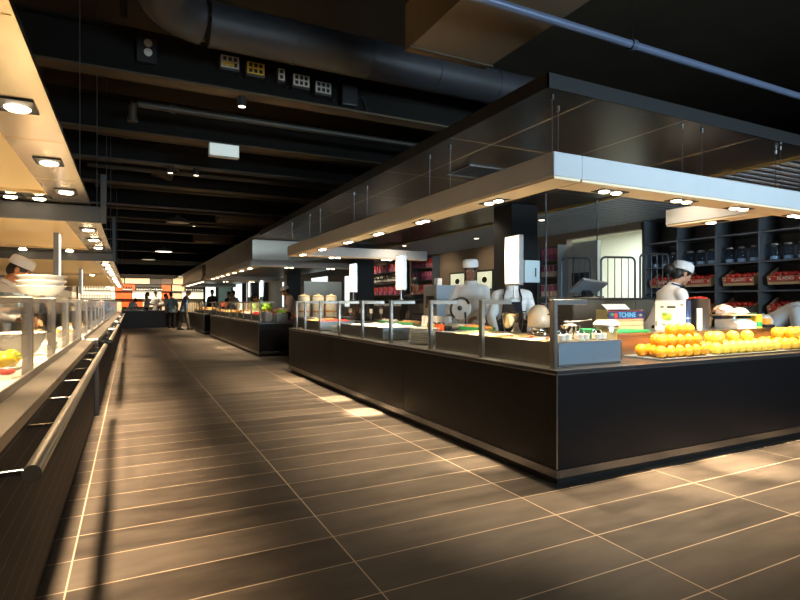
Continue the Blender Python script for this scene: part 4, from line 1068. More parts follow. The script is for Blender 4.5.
MB().box(.045, .065, -.122, -.1205, .08, .20).build('slot', PLASTB, t); MB().box(.1305, .14, -.09, -.03, -.0, .03, .002).build('tap', CHROME, t)

def trolley(label, x, y, rz, w, h):
    t = thing('roll_trolley', label, 'trolley', (x, y, 0), rz)
    MB().box(-w / 2, w / 2, 0, .7, .16, .19, .004).build('platform', GREYTUBE, t)
    def arch(yy, hh, nm):
        r = .07; pts = [(-w / 2, yy, .1905), (-w / 2, yy, hh - r)]
        pts += [(-w / 2 + r - r * math.cos(a), yy, hh - r + r * math.sin(a)) for a in (PI / 8, PI / 4, 3 * PI / 8, PI / 2)]
        pts += [(w / 2 - r + r * math.sin(a), yy, hh - r + r * math.cos(a)) for a in (0.01, PI / 8, PI / 4, 3 * PI / 8, PI / 2)] + [(w / 2, yy, .1905)]
        f = MB().tube(pts, .016, 10).build('tube_frame', GREYTUBE, t, True)
        for k in range(1, 5): MB().cyl((-w / 2 + w * k / 5, yy, .1905), (-w / 2 + w * k / 5, yy, hh - .014), .007, n=8).build('bar', GREYTUBE, f, True)
        MB().cyl((-w / 2, yy, .75), (w / 2, yy, .75), .008, n=8).build('bar', GREYTUBE, f, True)
    arch(.012, h, 'f')
    for sx_ in (-1, 1):
        for yy in (.08, .62):
            c = MB().cyl((sx_ * (w / 2 - .06) - .012, yy, .06), (sx_ * (w / 2 - .06) + .012, yy, .06), .058, n=18).build('castor', PLASTB, t, True)
            MB().box(sx_ * (w / 2 - .06) - .022, sx_ * (w / 2 - .06) + .022, yy - .02, yy + .02, .1195, .1595).build('fork', STEEL, c)
    return t
trolley('tall barred roll trolley with rounded top standing before the grey partition', 6.45, 6.47, -.3, .50, 1.92)
trolley('tall barred roll trolley in the middle, against the bright white alcove', 6.36, 5.56, -.3, .54, 1.86)
trolley('tall barred roll trolley next to the jar shelves', 6.93, 5.40, -.3, .46, 1.92)
t = thing('wall_panel_box', 'dark square notice box on the grey partition behind the trolley', 'box', (7.9995, 7.9, 1.45)); MB().box(-.06, -.001, -.2, .2, 0, .34, .004).build('box_body', PLASTB, t); MB().box(-.064, -.0605, -.16, .16, .05, .29).build('front', mat('dark_screen', (.03, .035, .04), .15), t)
t = thing('wall_panel_box', 'dark square notice box in the white alcove between trolley bars', 'box', (11.4995, 8.02, 1.55)); MB().box(-.08, -.001, -.33, .33, 0, .5, .004).build('box_body', PLASTB, t); MB().box(-.084, -.0805, -.28, .28, .05, .45).build('front', MATS['dark_screen'], t)
# two slender posts of the glass screen by the alcove
for x, y, l in ((5.46, 5.12, 'slender dark screen post rising behind the till screen to the ceiling'), (4.62, 5.15, 'slender dark screen post rising right of the black pillar')):
    t = thing('screen_post', l, 'post', (x, y, 0)); 
    zb = 1.2605 if x > 5 else 0
    MB().cyl((0, 0, zb), (0, 0, 2.548), .008, n=8).build('rod', GREYTUBE, t, True); MB().lathe([(0, zb), (.025, zb), (.025, zb + .01), (0, zb + .012)], 12).build('foot', STEEL, t, True)

# wall shelving with jars and tomato crates on the right
SX0, SX1 = 7.80, 8.22
divs = [6.29, 5.67, 5.04, 4.42, 3.80, 3.18]
t = thing('wall_shelving', 'charcoal wall shelving of open bays at the far right', 'shelving', (SX0, divs[-1], 0))
for y in divs: MB().box(0, SX1 - SX0, y - divs[-1] - .012, y - divs[-1] + .012, 0, 2.6).build('upright', SHELF, t)
SHZ = (.12, .545, .958, 1.371, 1.778, 2.189, 2.6)
for za in SHZ:
    for y1, y0 in zip(divs, divs[1:]): MB().box(.002, SX1 - SX0, y0 - divs[-1] + .0125, y1 - divs[-1] - .0125, za - .02, za).build('shelf_board', SHELF, t)
MB().box(SX1 - SX0 + .0005, SX1 - SX0 + .012, -.012, divs[0] - divs[-1] + .012, 0, 2.6).build('back_panel', mat('shelf_back', (.07, .08, .095), .45), t)
jg = glassmat('jar_glass', (.80, .88, .95))
j = thing('storage_jar', 'x', 'jar', (0, 0, 0))
MB().lathe([(0, 0), (.058, 0), (.064, .008), (.064, .155), (.058, .18), (.044, .195), (.044, .205), (.040, .205), (.040, .193), (.054, .175), (.060, .15), (.060, .012), (0, .01)], 24).build('glass', jg, j, True)
MB().lathe([(0, .2055), (.05, .2055), (.052, .21), (.05, .228), (.03, .236), (0, .237)], 20).build('lid', STEEL, j, True)
MB().lathe([(0, .013), (.056, .013), (.056, .06), (0, .062)], 20).build('contents', mat('jar_contents', (.46, .51, .56), .25, var=.2, scale=30), j, True)
jP = Proto(j)
names = ['farthest bay, beside the alcove', 'second bay, behind the capped chef', 'third bay from the alcove', 'fourth bay from the alcove', 'nearest bay at the picture edge']
for bi, (ya, yb) in enumerate(zip(divs, divs[1:])):
    for k, w_ in enumerate(('left', 'middle', 'right')):
        jP.at((7.93, ya - (ya - yb) * (.22 + .28 * k), 1.7785), 0, w_ + ' lidded glass jar on the shelf of the ' + names[bi])
def tomato_crate():
    t = thing('tomato_crate', 'x', 'crate', (0, 0, 0))
    W, D, H = .44, .30, .12
    # local: front faces -x, length along y
    b = MB().box(.008, D, -W / 2 + .01, W / 2 - .01, 0, .008); b.build('bottom', WOOD, t)
    for z0, z1 in ((.004, .040), (.050, .118)):
        MB().box(0, .0075, -W / 2, W / 2, z0, z1, .001).build('slat', WOOD, t); MB().box(D + .0005, D + .008, -W / 2, W / 2, z0, z1, .001).build('slat', WOOD, t)
    for s in (-1, 1):
        y0, y1 = sorted((s * (W / 2 - .009), s * (W / 2)))
        MB().prism([(.008, .0085), (D, .0085), (D, .19), (D - .05, .19), (.02, .12), (.008, .12)], 'y', y0, y1).build('end_board', WOOD, t)
    bd = MB().box(-.003, -.0003, -W / 2 + .015, W / 2 - .015, .056, .112).build('printed_band', REDP, t)
    text_mesh('lettering', 'ALADIO', .058, mat('cream_print', (.75, .66, .5), .6), bd, (-.004, -.01, .084), (PI / 2, 0, -PI / 2), .0006, .0008)
    for s in (-1, 1): MB().sphere((-.0035, s * .185, .084), (.0012, .016, .016), 10, 6).build('round_print', MATS['cream_print'], bd, True)
    MB().box(.015, D - .008, -W / 2 + .02, W / 2 - .02, .0085, .09).build('paper_lining', REDP, t)
    return Proto(t)
tc_ = tomato_crate(); tom = Proto(tag(MB().sphere((0, 0, 0), (.036, .036, .030), 14, 9).build('tomato', TOMATO, None, True), 'x', 'tomato'))
for lev, z in ((0, 1.3715), (1, .9585)):
    for bi, (ya, yb) in enumerate(zip(divs, divs[1:])):
        cy_ = (ya + yb) / 2; row = ('upper', 'lower')[lev]; tilt = -.22
        tc_.at((7.845, cy_, z + .070), 0, 'red banded tomato crate on the ' + row + ' shelf of the ' + names[bi], rot=(0, tilt, 0))
        R_ = Matrix.Rotation(-.22, 3, 'Y')
        for a in range(3):
            for q in range(5):
                v = R_ @ Vector((.06 + a * .085, -.16 + q * .08 + random.uniform(-.006, .006), .122 + random.uniform(-.003, .012)))
                tom.at((7.845 + v.x, cy_ + v.y, z + .07 + v.z), 0, 'red tomato in the ' + row + ' crate, ' + names[bi], 'tomatoes in the ' + row + ' crate of the ' + names[bi])
# ------------------------------------------------------------------ left counter things
LB = .8085
t = thing('white_plate', 'white plate holding yellow peppers behind the first steel post on the left', 'plate', (-.665, 3.84, LB + .0005))
MB().lathe([(0, 0), (.07, 0), (.115, .016), (.118, .018), (.115, .021), (.07, .006), (0, .006)], 36).build('plate_body', WHITE, t, True)
def pepper(lab, loc, rot):
    bm = bmesh.new(); bmesh.ops.create_uvsphere(bm, u_segments=40, v_segments=24, radius=1)
    for v in bm.verts:
        a = math.atan2(v.co.y, v.co.x); k = 1 + .10 * math.cos(4 * a) * (1 - .4 * abs(v.co.z)); s = .046 * k * (1 + .12 * v.co.z)
        zz = v.co.z * .058
        if v.co.z > .75: zz -= (v.co.z - .75) * .10 * (1 - min(1, math.hypot(v.co.x, v.co.y) * 1.3))
        v.co = Vector((v.co.x * s, v.co.y * s, zz))
    q = MB(); q.bm.free(); q.bm = bm
    p = q.build('yellow_pepper', PEPY, None, True); tag(p, lab, 'pepper'); p.location = loc; p.rotation_euler = rot
    MB().tube([(0, 0, .036), (.003, 0, .05), (.012, .004, .066)], .007, 8).build('stalk', STALK, p, True)
pepper('yellow pepper showing its green stalk, nearest the steel post on the white plate', (-.635, 3.90, LB + .062), (1.35, 0, .9))
pepper('yellow pepper lying in front on the white plate', (-.66, 3.79, LB + .060), (1.45, .3, 2.2))
pepper('yellow pepper farthest from the aisle on the white plate', (-.755, 3.87, LB + .062), (1.3, .2, -1.2))
t = thing('chilli_pepper', 'small red pepper on the worktop below the white plate', 'pepper', (-.60, 3.55, LB + .0185))
MB().sphere((0, 0, 0), (.045, .018, .018), 16, 10).build('pod', RED, t, True); MB().tube([(.04, 0, .003), (.058, .004, .006)], .004, 6).build('stalk', STALK, t, True)
t = thing('serving_bowl', 'big white serving bowl behind the first two steel posts on the left', 'bowl', (-.725, 4.78, LB + .0005))
MB().lathe([(0, 0), (.07, 0), (.10, .02), (.150, .10), (.162, .165), (.166, .168), (.162, .172), (.154, .168), (.142, .105), (.092, .028), (0, .012)], 44).build('bowl_body', WHITE, t, True)
bw = thing('stacked_bowl', 'x', 'bowl', (0, 0, 0))
MB().lathe([(0, 0), (.08, 0), (.085, .008), (.14, .035), (.178, .085), (.184, .092), (.184, .098), (.176, .096), (.134, .045), (.078, .012), (0, .01)], 44).build('bowl_body', WHITE, bw, True); bwP = Proto(bw)
for k, l in enumerate(('lowest of the stacked white bowls on the left glass shelf', 'middle of the stacked white bowls on the left glass shelf', 'topmost of the stacked white bowls on the left glass shelf')):
    bwP.at((-.672, 5.42, 1.2428 + k * .043), 0, l)
t = thing('carving_stand', 'low pale wooden stand beneath the brown joint of meat', 'stand', (-.86, 6.02, LB + .0005)); MB().box(-.11, .11, -.16, .16, .10, .14, .004).build('board', WOOD, t)
for x in (-.09, .09):
    for y in (-.14, .14): MB().box(x - .012, x + .012, y - .012, y + .012, 0, .0995).build('leg', WOOD, t)
crumple('meat_joint', 'mottled brown joint of meat lying behind the first and second steel posts', 'meat', (-.86, 6.02, LB + .142), (.085, .15, .11), mat('browned_meat', (.20, .10, .06), .5, 0, .4, var=.5, scale=18), 21)
t = thing('stock_pot', 'steel stock pot at the left picture edge behind the counter', 'pot', (-.95, 5.62, LB + .0005))
MB().lathe([(0, 0), (.10, 0), (.10, .21), (.106, .214), (.106, .22), (.096, .22), (.096, .01), (0, .008)], 32).build('pot_body', STEEL, t, True)
MB().tube([(.10, 0, .17), (.135, -.02, .17), (.135, .02, .17), (.10, .01, .17)], .006, 8).build('handle', STEEL, t, True)
rd = thing('baking_dish', 'x', 'dish', (0, 0, 0))
MB().box(-.15, .15, -.20, .20, 0, .006).box(-.15, -.142, -.20, .20, .0065, .06).box(.142, .15, -.20, .20, .0065, .06).box(-.1415, .1415, -.2, -.192, .0065, .06).box(-.1415, .1415, .192, .2, .0065, .06).build('dish_body', WHITE, rd)
rdP = Proto(rd)
for k, (y, fm, l) in enumerate(((5.82, FOODW, 'white rectangular dish of pale food beyond the big white bowl'), (7.2, FOODO, 'white dish of orange food, first on the second left counter'), (8.1, FOODW, 'white dish of pale food, second on the second left counter'), (9.0, FOODB, 'white dish of brown food, third on the second left counter'), (10.0, FOODY, 'white dish of yellow food, fourth on the second left counter'))):
    x = -.70 if k else -.70
    if k == 0: y = 5.15; 
    rdP.at((x, y + (.05 if k == 0 else 0), LB + .0005) if k else (-.70, 5.22, LB + .0005), 0, l)
    yy = 5.22 if k == 0 else y
    tag(mound(-.70 - .138, -.70 + .138, yy - .188, yy + .188, LB + .008, LB + .05, .02, k * 4., 16, 20, 14).build('dish_food', fm, None, True), l.split(' of ')[1].split(',')[0] + ' heaped in its white dish, ' + ('beyond the big bowl' if k == 0 else ('first', 'second', 'third', 'fourth')[k - 1] + ' on the second left counter'), 'food', kind='stuff')
t = thing('cream_jug', 'white jug standing past the white dishes on the second left counter', 'jug', (-.66, 10.9, LB + .0005))
MB().lathe([(0, 0), (.06, 0), (.075, .06), (.06, .15), (.066, .19), (.060, .19), (.054, .15), (.068, .06), (.055, .01), (0, .008)], 24).build('jug_body', WHITE, t, True)
MB().tube([(-.06, 0, .16), (-.11, 0, .14), (-.11, 0, .07), (-.07, 0, .05)], .009, 8).build('handle', WHITE, t, True)
for k, (y, h) in enumerate(((11.5, .34), (13.5, .32), (15.9, .34), (18.4, .33), (20.8, .34))):
    t = thing('drink_dispenser', 'grey steel drink dispenser, ' + ('first', 'second', 'third', 'fourth', 'fifth')[k] + ' along the left counter from the near end', 'dispenser', (-.80, y, LB + .0005))
    MB().box(-.15, .15, -.17, .17, 0, h, .01, 2).build('box_body', (STEEL, STEELD)[k % 2], t); MB().box(.1505, .19, -.03, .03, .14, .19, .004).build('tap', CHROME, t); MB().box(-.1, .1, -.1, .1, h + .0005, h + .03, .006).build('lid', PLASTB, t)
for k, y in enumerate((14.7, 17.2, 19.7, 22.2)):
    t = thing('bread_basket', 'pale basket of bread rolls, ' + ('first', 'second', 'third', 'fourth')[k] + ' along the farthest left counter', 'basket', (-.76, y, LB + .0005))
    MB().lathe([(0, 0), (.13, 0), (.17, .10), (.178, .105), (.165, .105), (.125, .012), (0, .01)], 20).build('basket_body', WOOD, t, True)
    o = MB()
    for q in range(9):
        a = q * .9; r = .09 if q < 6 else .03; o.sphere((-.76 + r * math.cos(a), y + r * math.sin(a), LB + .09 + (.05 if q >= 6 else 0)), (.055, .045, .04), 10, 7)
    tag(o.build('bread_rolls', FOODB, None, True), 'bread rolls heaped in the ' + ('first', 'second', 'third', 'fourth')[k] + ' pale basket along the left counter', 'bread', kind='stuff')
# back line of the left kitchen
for k, (y0, y1) in enumerate(((9.6, 13.2), (13.3, 17.0), (17.1, 21.0))):
    t = thing('back_bench', ('nearest', 'middle', 'farthest')[k] + ' steel bench along the cream tiled wall of the left kitchen', 'bench', (-2.59, y0, 0)); L = y1 - y0
    MB().box(0, .62, 0, L, .86, .9, .003).build('top', STEEL, t); MB().box(.02, .6, .03, L - .03, .08, .8595).build('cupboard', PLASTW, t); MB().box(.05, .56, .05, L - .05, 0, .0795).build('plinth', BLACKG, t)
    for q in range(3):
        s = thing('storage_tub', 'white storage tub, number %s from the near end on the %s left back bench' % (('one', 'two', 'three')[q], ('nearest', 'middle', 'farthest')[k]), 'tub', (-2.25, y0 + .6 + q * 1.1, .9005))
        MB().box(-.18, .18, -.25, .25, 0, .30 + .08 * q, .015, 2).build('tub_body', WHITE, s); MB().box(-.19, .19, -.26, .26, .3005 + .08 * q, .325 + .08 * q, .006).build('lid', PLASTW, s)
t = thing('oven_stack', 'dark oven stack at the left picture edge behind the leaning chef', 'oven', (-2.59, 7.4, 0))
MB().box(0, .75, 0, 1.2, .1, 1.70, .006).build('oven_body', STEELD, t)
for z in (.25, .98): MB().box(.7505, .77, .06, 1.14, z, z + .62, .004).build('oven_door', PLASTB, t)
MB().box(.05, .7, .05, 1.15, 0, .0995).build('plinth', BLACKG, t)

# ------------------------------------------------------------------ second and third right hand counters
def pan_row(x0, x1, cells, where):
    for (ya, yb, h, fm, nm, l, amp) in cells:
        cold_pan('steel food well with ' + l + ' ' + where, x0, x1, ya, yb, h, [(nm, l + ' in the steel well ' + where, fm, amp)])
pan_row(2.72, 3.3, [(13.0, 14.2, .15, RED, 'red_food', 'red food', .05), (14.3, 15.6, .15, FOODW, 'white_food', 'white food', .05), (15.7, 17.0, .15, FOODO, 'orange_food', 'orange food', .05), (17.1, 18.4, .14, FOODY, 'yellow_food', 'yellow food', .05), (18.5, 19.8, .14, FOODB, 'brown_food', 'brown food', .05)], 'on the second right counter')
pan_row(2.70, 3.3, [(21.7, 23.2, .15, FOODB, 'brown_food', 'golden brown food', .07), (23.4, 25.0, .15, FOODO, 'orange_food', 'orange food', .07), (25.2, 26.6, .14, FOODY, 'yellow_food', 'pale yellow food', .07)], 'on the farthest right counter')
t = thing('food_pan', 'square steel pan at the near end of the second right counter', 'pan', (2.98, 12.12, WT + .0005)); MB().box(0, .24, 0, .3, 0, .19, .004).build('pan_body', STEEL, t); MB().box(-.01, .25, -.01, .31, .1905, .2, .002).build('rim', CHROME, t)
lm = Proto(tag(MB().sphere((0, 0, 0), (.045, .04, .04), 16, 10).build('lime', LIMEG, None, True), 'x', 'fruit'))
for x, y in ((3.03, 12.18), (3.14, 12.2), (3.09, 12.29), (3.19, 12.31), (3.03, 12.36)): lm.at((x, y, WT + .242), x * 9, 'green lime on the square steel pan of the second right counter', 'limes on the steel pan')
t = thing('red_box', 'red food box at the end of the second right counter beside the square pan', 'box', (3.36, 12.12, WT + .0005)); MB().box(0, .24, 0, .3, 0, .11, .006).build('box_body', RED, t); MB().box(.03, .21, .03, .27, .1105, .17, .01).build('filling', FOODO, t)
sb = Proto(tag(MB().lathe([(0, 0), (.05, 0), (.095, .045), (.098, .048), (.09, .048), (.045, .006), (0, .006)], 24).build('small_bowl', WHITE, None, True), 'x', 'bowl'))
for q in range(8):
    sb.at((2.80, 12.26, WT + .0005 + q * .026), 0, 'small white bowl in the stack nearest the aisle, end of the second right counter', 'small white bowls, aisle stack')
    sb.at((2.80, 12.60, WT + .0005 + q * .026), 0, 'small white bowl in the second stack from the end of the second right counter', 'small white bowls, second stack')
for q, (x, y, r, l) in enumerate(((3.08, 14.35, .14, 'big green lettuce on the white food nearest the bending chef'), (3.10, 13.7, .12, 'pale green lettuce beside the white-capped chef of the second counter'), (3.05, 14.9, .11, 'smaller green lettuce beyond the big one on the second counter'))):
    bm = bmesh.new(); bmesh.ops.create_icosphere(bm, subdivisions=4, radius=1)
    for v in bm.verts: v.co *= r * (1 + .25 * noise.noise(v.co * 3 + Vector((q * 3, 0, 0))) + .12 * noise.noise(v.co * 9))
    m_ = MB(); m_.bm.free(); m_.bm = bm
    tag(m_.build('lettuce', mat('lettuce_green', (.25, .62, .05), .5, var=.35, scale=14, bump=.3), None, True, (x, y, WT + .19 + r * 1.12)), l, 'lettuce')

# ------------------------------------------------------------------ the far end
t = thing('far_counter', 'dark wooden counter closing the far end of the aisle', 'counter', (-.35, 28.2, 0))
MB().box(0, 2.55, 0, .8, .0, .78, .004).build('counter_front', mat('dark_walnut', (.040, .024, .013), .4, 0, .4, var=.3, scale=4, stretch=(1, 1, 12)), t); MB().box(-.02, 2.57, -.03, .83, .7805, .82, .004).build('top', mat('walnut_top', (.09, .065, .045), .35, var=.2), t)
def bay(par, name, x0, x1, z0, z1, m): return MB().box(x0, x1, -.03, 0, z0, z1).build(name, m, par)
def zy(py, dd=30.4): return 1.2 + (302.5 - py) / 537 * dd
t = thing('far_shelving', 'tall orange and white lit wall shelving at the far end of the hall', 'shelving', (0, 33.9, 0))
DKB = mat('dark_shelf_bay', (.03, .025, .02), .5)
CRB = mat('cream_shelf_bay', (.75, .60, .40), .6, var=.05)
for nm, x0, x1, z0, z1, m in (
    ('cream_bay', -.25, 1.0, 2.26, 2.62, CRB), ('dark_bay', 1.0, 1.62, 2.26, 2.62, DKB), ('dark_bay', 1.64, 2.2, 2.26, 2.62, mat('brown_bay', (.09, .05, .03), .5)), ('cream_bay', 2.25, 2.85, 2.26, 2.62, CRB), ('cream_bay', 2.87, 3.4, 2.26, 2.62, CRB),
    ('orange_panel', -.72, .25, 1.86, 2.25, ORANGEW), ('dark_bay', .27, 1.62, 1.86, 2.25, DKB), ('orange_panel', 1.64, 2.12, 1.35, 2.25, ORANGEW), ('cream_bay', 2.2, 2.85, 1.86, 2.25, CRB), ('dark_bay', 2.87, 3.9, 1.86, 2.25, DKB),
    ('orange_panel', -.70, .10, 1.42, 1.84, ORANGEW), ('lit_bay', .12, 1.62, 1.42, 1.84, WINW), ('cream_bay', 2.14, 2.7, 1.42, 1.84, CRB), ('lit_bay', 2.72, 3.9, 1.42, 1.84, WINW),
    ('orange_panel', -.40, .62, .95, 1.40, ORANGEW), ('cream_bay', .64, 1.62, .95, 1.40, CRB), ('cream_bay', 1.64, 3.9, .6, 1.34, CRB),
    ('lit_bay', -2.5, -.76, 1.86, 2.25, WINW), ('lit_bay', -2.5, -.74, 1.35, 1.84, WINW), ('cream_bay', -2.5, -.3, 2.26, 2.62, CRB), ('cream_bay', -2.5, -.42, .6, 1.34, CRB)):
    bay(t, nm, x0, x1, z0, z1, m)
for z in (2.255, 1.85, 1.41): 
    MB().box(-2.5, 3.9, -.30, -.0305, z - .015, z + .01).build('shelf_board', DKB, t)
bt = thing('bottle', 'x', 'bottle', (0, 0, 0)); MB().lathe([(0, 0), (.042, 0), (.042, .17), (.016, .22), (.016, .28), (0, .28)], 10).build('glass', BOTG, bt, True); MB().lathe([(.0425, .04), (.043, .04), (.043, .11), (.0425, .11)], 10).build('label_band', PAPER, bt); btP = Proto(bt)
for x0, n, z, l, g in ((.36, 11, 1.8605, 'dark bottle on the black far shelf right of the orange panel', 'bottles on the black far shelf'), (2.96, 8, 1.8605, 'dark bottle on the far shelf at the right end', 'bottles at the right of the far shelf'), (-2.4, 12, 1.8605, 'dark bottle on the upper lit far shelf at the left', 'bottles on the upper left far shelf'), (-2.35, 12, 1.4205, 'dark bottle on the lower lit far shelf at the left', 'bottles on the lower left far shelf'), (-.3, 4, 1.8605, 'dark bottle before the upper orange panel', 'bottles by the orange panel')):
    for k in range(n): btP.at((x0 + k * .125, 33.72, z), 0, l, g)
# daylit windows of the far right corner and of the taupe wall
k = 0
for x0, x1, z0, z1, m in ((4.0, 4.65, .9, 2.45, WINLIT), (4.75, 5.55, .9, 2.45, mat('teal_glass', (.16, .28, .30), .15, 0, .6)), (5.6, 6.2, .6, 2.5, WINLIT), (6.4, 7.3, .6, 2.55, WINLIT)):
    k += 1
    o = bpy.data.objects.new('window_%d' % k, None); COL.objects.link(o); o.location = (x0, 33.95, z0); o['kind'] = 'structure'
    w_, h_ = x1 - x0, z1 - z0
    MB().box(0, w_, 0, .04, 0, .04).box(0, w_, 0, .04, h_ - .04, h_).box(0, .04, 0, .04, .0405, h_ - .0405).box(w_ - .04, w_, 0, .04, .0405, h_ - .0405).build('window_frame', GREYTUBE, o)
    MB().box(.0405, w_ - .0405, .01, .03, .0405, h_ - .0405).build('window_pane', m, o)
for y0, y1, z0, z1 in ((10.5, 11.2, 1.50, 2.0), (11.7, 12.45, 1.50, 2.0), (18.5, 20.5, 1.0, 2.3), (22.5, 25.0, 1.0, 2.4), (27., 30.5, .9, 2.4)):
    k += 1
    o = bpy.data.objects.new('window_%d' % k, None); COL.objects.link(o); o.location = (7.7995, y0, z0); o['kind'] = 'structure'
    w_, h_ = y1 - y0, z1 - z0
    MB().box(-.03, 0, 0, w_, 0, .04).box(-.03, 0, 0, w_, h_ - .04, h_).box(-.03, 0, 0, .04, .0405, h_ - .0405).box(-.03, 0, w_ - .04, w_, .0405, h_ - .0405).build('window_frame', GREYTUBE, o)
    MB().box(-.02, -.005, .0405, w_ - .0405, .0405, h_ - .0405).build('window_pane', WINLIT if y0 > 15 else emat('dim_window_pane', (.80, .88, .66), .45), o)
    if y0 < 13: MB().sphere((-.024, w_ * .5, h_ * .52), (.003, .11, .075), 20, 10).build('round_emblem', PLASTB, o, True)

# racks of packets and bottles along the right wall
def rack(label, y0, y1, levels, depth=.24, x=7.55, h=2.35):
    t = thing('display_rack', label, 'shelving', (x, y0, 0)); L = y1 - y0
    for y in (0, L - .02): MB().box(0, depth, y, y + .02, 0, h).build('upright', SHELF, t)
    for z in levels: MB().box(.002, depth, .0205, L - .0205, z - .02, z).build('shelf_board', SHELF, t)
    MB().box(depth - .01, depth - .001, .0205, L - .0205, levels[-1] + .0005, h).build('back_panel', SHELF, t)
    return t
def packet(c1, c2, w, h):
    t = thing('packet', 'x', 'packet', (0, 0, 0)); MB().box(-.04, .04, -w / 2, w / 2, 0, h, .006).build('packet_body', c1, t); MB().box(-.0415, -.0405, -w / 2 + .004, w / 2 - .004, h * .45, h * .95).build('label_band', c2, t); return Proto(t)
pk1 = packet(PURPLE, PINK, .10, .24); pk2 = packet(mat('cream_packet', (.6, .5, .42), .5), PURPLE, .10, .24); pk3 = packet(PINK, REDP, .16, .26)
rack('slim dark rack of purple packets between the pillar and the grey partition', 8.08, 8.66, (.5, .95, 1.32, 1.72, 2.06))
for q, z in enumerate((.95, 1.32, 1.72, 2.06)):
    for j in range(4): (pk1 if z > 2 else pk2).at((7.62, 8.17 + j * .125, z + .0005), 0, ('pale and purple packet on the bottom visible', 'pale and purple packet on the lower', 'pale and purple packet on the middle', 'purple packet on the top')[q] + ' shelf of the slim rack', ('bottom', 'lower', 'middle', 'top')[q] + ' shelf packets of the slim rack')
rack('dark rack of red and pink packets left of the lit kitchen windows', 13.0, 14.3, (.6, 1.05, 1.45, 1.85, 2.2), h=2.5)
for q, z in enumerate((1.05, 1.45, 1.85, 2.2)):
    for j in range(7): (pk3 if q % 2 else pk1).at((7.62, 13.12 + j * .175, z + .0005), 0, ('red and purple packet on the lowest', 'pink packet on the second', 'purple packet on the third', 'red pink packet on the top')[q] + ' shelf of the rack left of the lit windows', ('lowest', 'second', 'third', 'top')[q] + ' shelf packets left of the windows')
rack('wide dark rack of bottles and packets behind the middle lightbox sign', 14.9, 17.6, (.6, 1.05, 1.45, 1.85, 2.2), h=2.5)
for q, z in enumerate((1.05, 1.45, 1.85, 2.2)):
    for j in range(13):
        (btP if q in (0, 2) else (pk3, pk1)[j % 2]).at((7.62, 15.05 + j * .195, z + .0005), 0, ('dark bottle on the lowest', 'pink or purple packet on the second', 'dark bottle on the third', 'pink or purple packet on the top')[q] + ' shelf of the wide rack behind the middle sign', ('lowest', 'second', 'third', 'top')[q] + ' shelf of the wide rack')

# ------------------------------------------------------------------ under the dark ceiling
t = thing('round_duct', 'big round ribbed air duct crossing above the aisle with its elbow at the left', 'duct', (0, 4.87, 3.60))
b = MB(); b.cyl((.62, 0, 0), (4.3, 0, 0), .185, n=32); b.build('duct_run', DUCT, t, True)
pts = [(.62 - .42 * math.sin(a), -.42 + .42 * math.cos(a), 0) for a in [k * PI / 2 / 8 for k in range(9)]] + [(.20, -2.2, 0)]
MB().tube(pts, .1845, 32).build('elbow', DUCT, t, True)
for x in (.62, 1.35, 2.1, 2.85, 3.6): MB().lathe([(.1855, -.012), (.192, -.012), (.192, .012), (.1855, .012)], 32, (0, 0, 0), Matrix.Translation((x, 0, 0)) @ Matrix.Rotation(PI / 2, 4, 'Y')).build('seam_band', DUCT, t, True)
t = thing('flat_duct', 'brown flat rectangular duct above the near canopy corner', 'duct', (1.78, 1.2, 3.02)); MB().box(0, .70, 0, 2.26, 0, .34, .004).build('duct_body', mat('brown_board', (.10, .072, .045), .7, 0, .2, var=.15, scale=3), t)
for y in (.05, 2.16): MB().box(-.012, .712, y, y + .03, -.012, -.0005).build('flange', DUCTB, t)
t = thing('sprinkler_pipe', 'long blue grey pipe crossing the ceiling above the near canopy', 'pipe', (1.0, 2.55, 2.95))
MB().cyl((0, 0, 0), (6.8, 0, 0), .026, n=16).build('pipe_run', mat('slate_blue_pipe', (.10, .125, .19), .35, .4), t, True)
for x in (.55, 2.05, 4.2): MB().lathe([(.0265, -.02), (.036, -.02), (.036, .02), (.0265, .02)], 14, (0, 0, 0), Matrix.Translation((x, 0, 0)) @ Matrix.Rotation(PI / 2, 4, 'Y')).build('clamp', PIPE, t, True); MB().cyl((x, 0, .04), (x, 0, 1.34), .004, n=6).build('hanger', BEAMBLK, t)
for k, (y, z, x0, x1, r, l) in enumerate(((6.5, 3.36, .08, 6.5, .035, 'pipe with a downward elbow above the aisle, nearest of the brown pipes'), (8.2, 3.5, -.4, 7, .06, 'thick brown pipe crossing behind the second ceiling beam'), (9.8, 3.4, -.6, 7, .05, 'brown pipe crossing behind the third ceiling beam'), (11.8, 3.5, -.6, 7, .07, 'brown pipe crossing behind the fourth ceiling beam'), (13.9, 3.4, -.6, 7, .05, 'brown pipe crossing far down the aisle ceiling'), (16.2, 3.4, -.6, 7, .05, 'thin brown pipe crossing farthest down the aisle ceiling'))):
    t = thing('ceiling_pipe', l, 'pipe', (x0, y, z)); MB().cyl((0, 0, 0), (x1 - x0, 0, 0), r, n=14).build('pipe_run', PIPEB, t, True)
    MB().lathe([(r + .0005, -.03), (r + .012, -.03), (r + .012, .03), (r + .0005, .03)], 14, (0, 0, 0), Matrix.Translation((.35, 0, 0)) @ Matrix.Rotation(PI / 2, 4, 'Y')).build('coupling', PIPEB, t, True)
    if k == 0: MB().tube([(0, 0, 0), (-.04, 0, -.01), (-.055, 0, -.04), (-.055, 0, -.18)], r + .004, 12).lathe([(0, 0), (r + .016, 0), (r + .016, .05), (0, .05)], 14, (-.055, 0, -.2)).build('elbow', PIPEB, t, True)
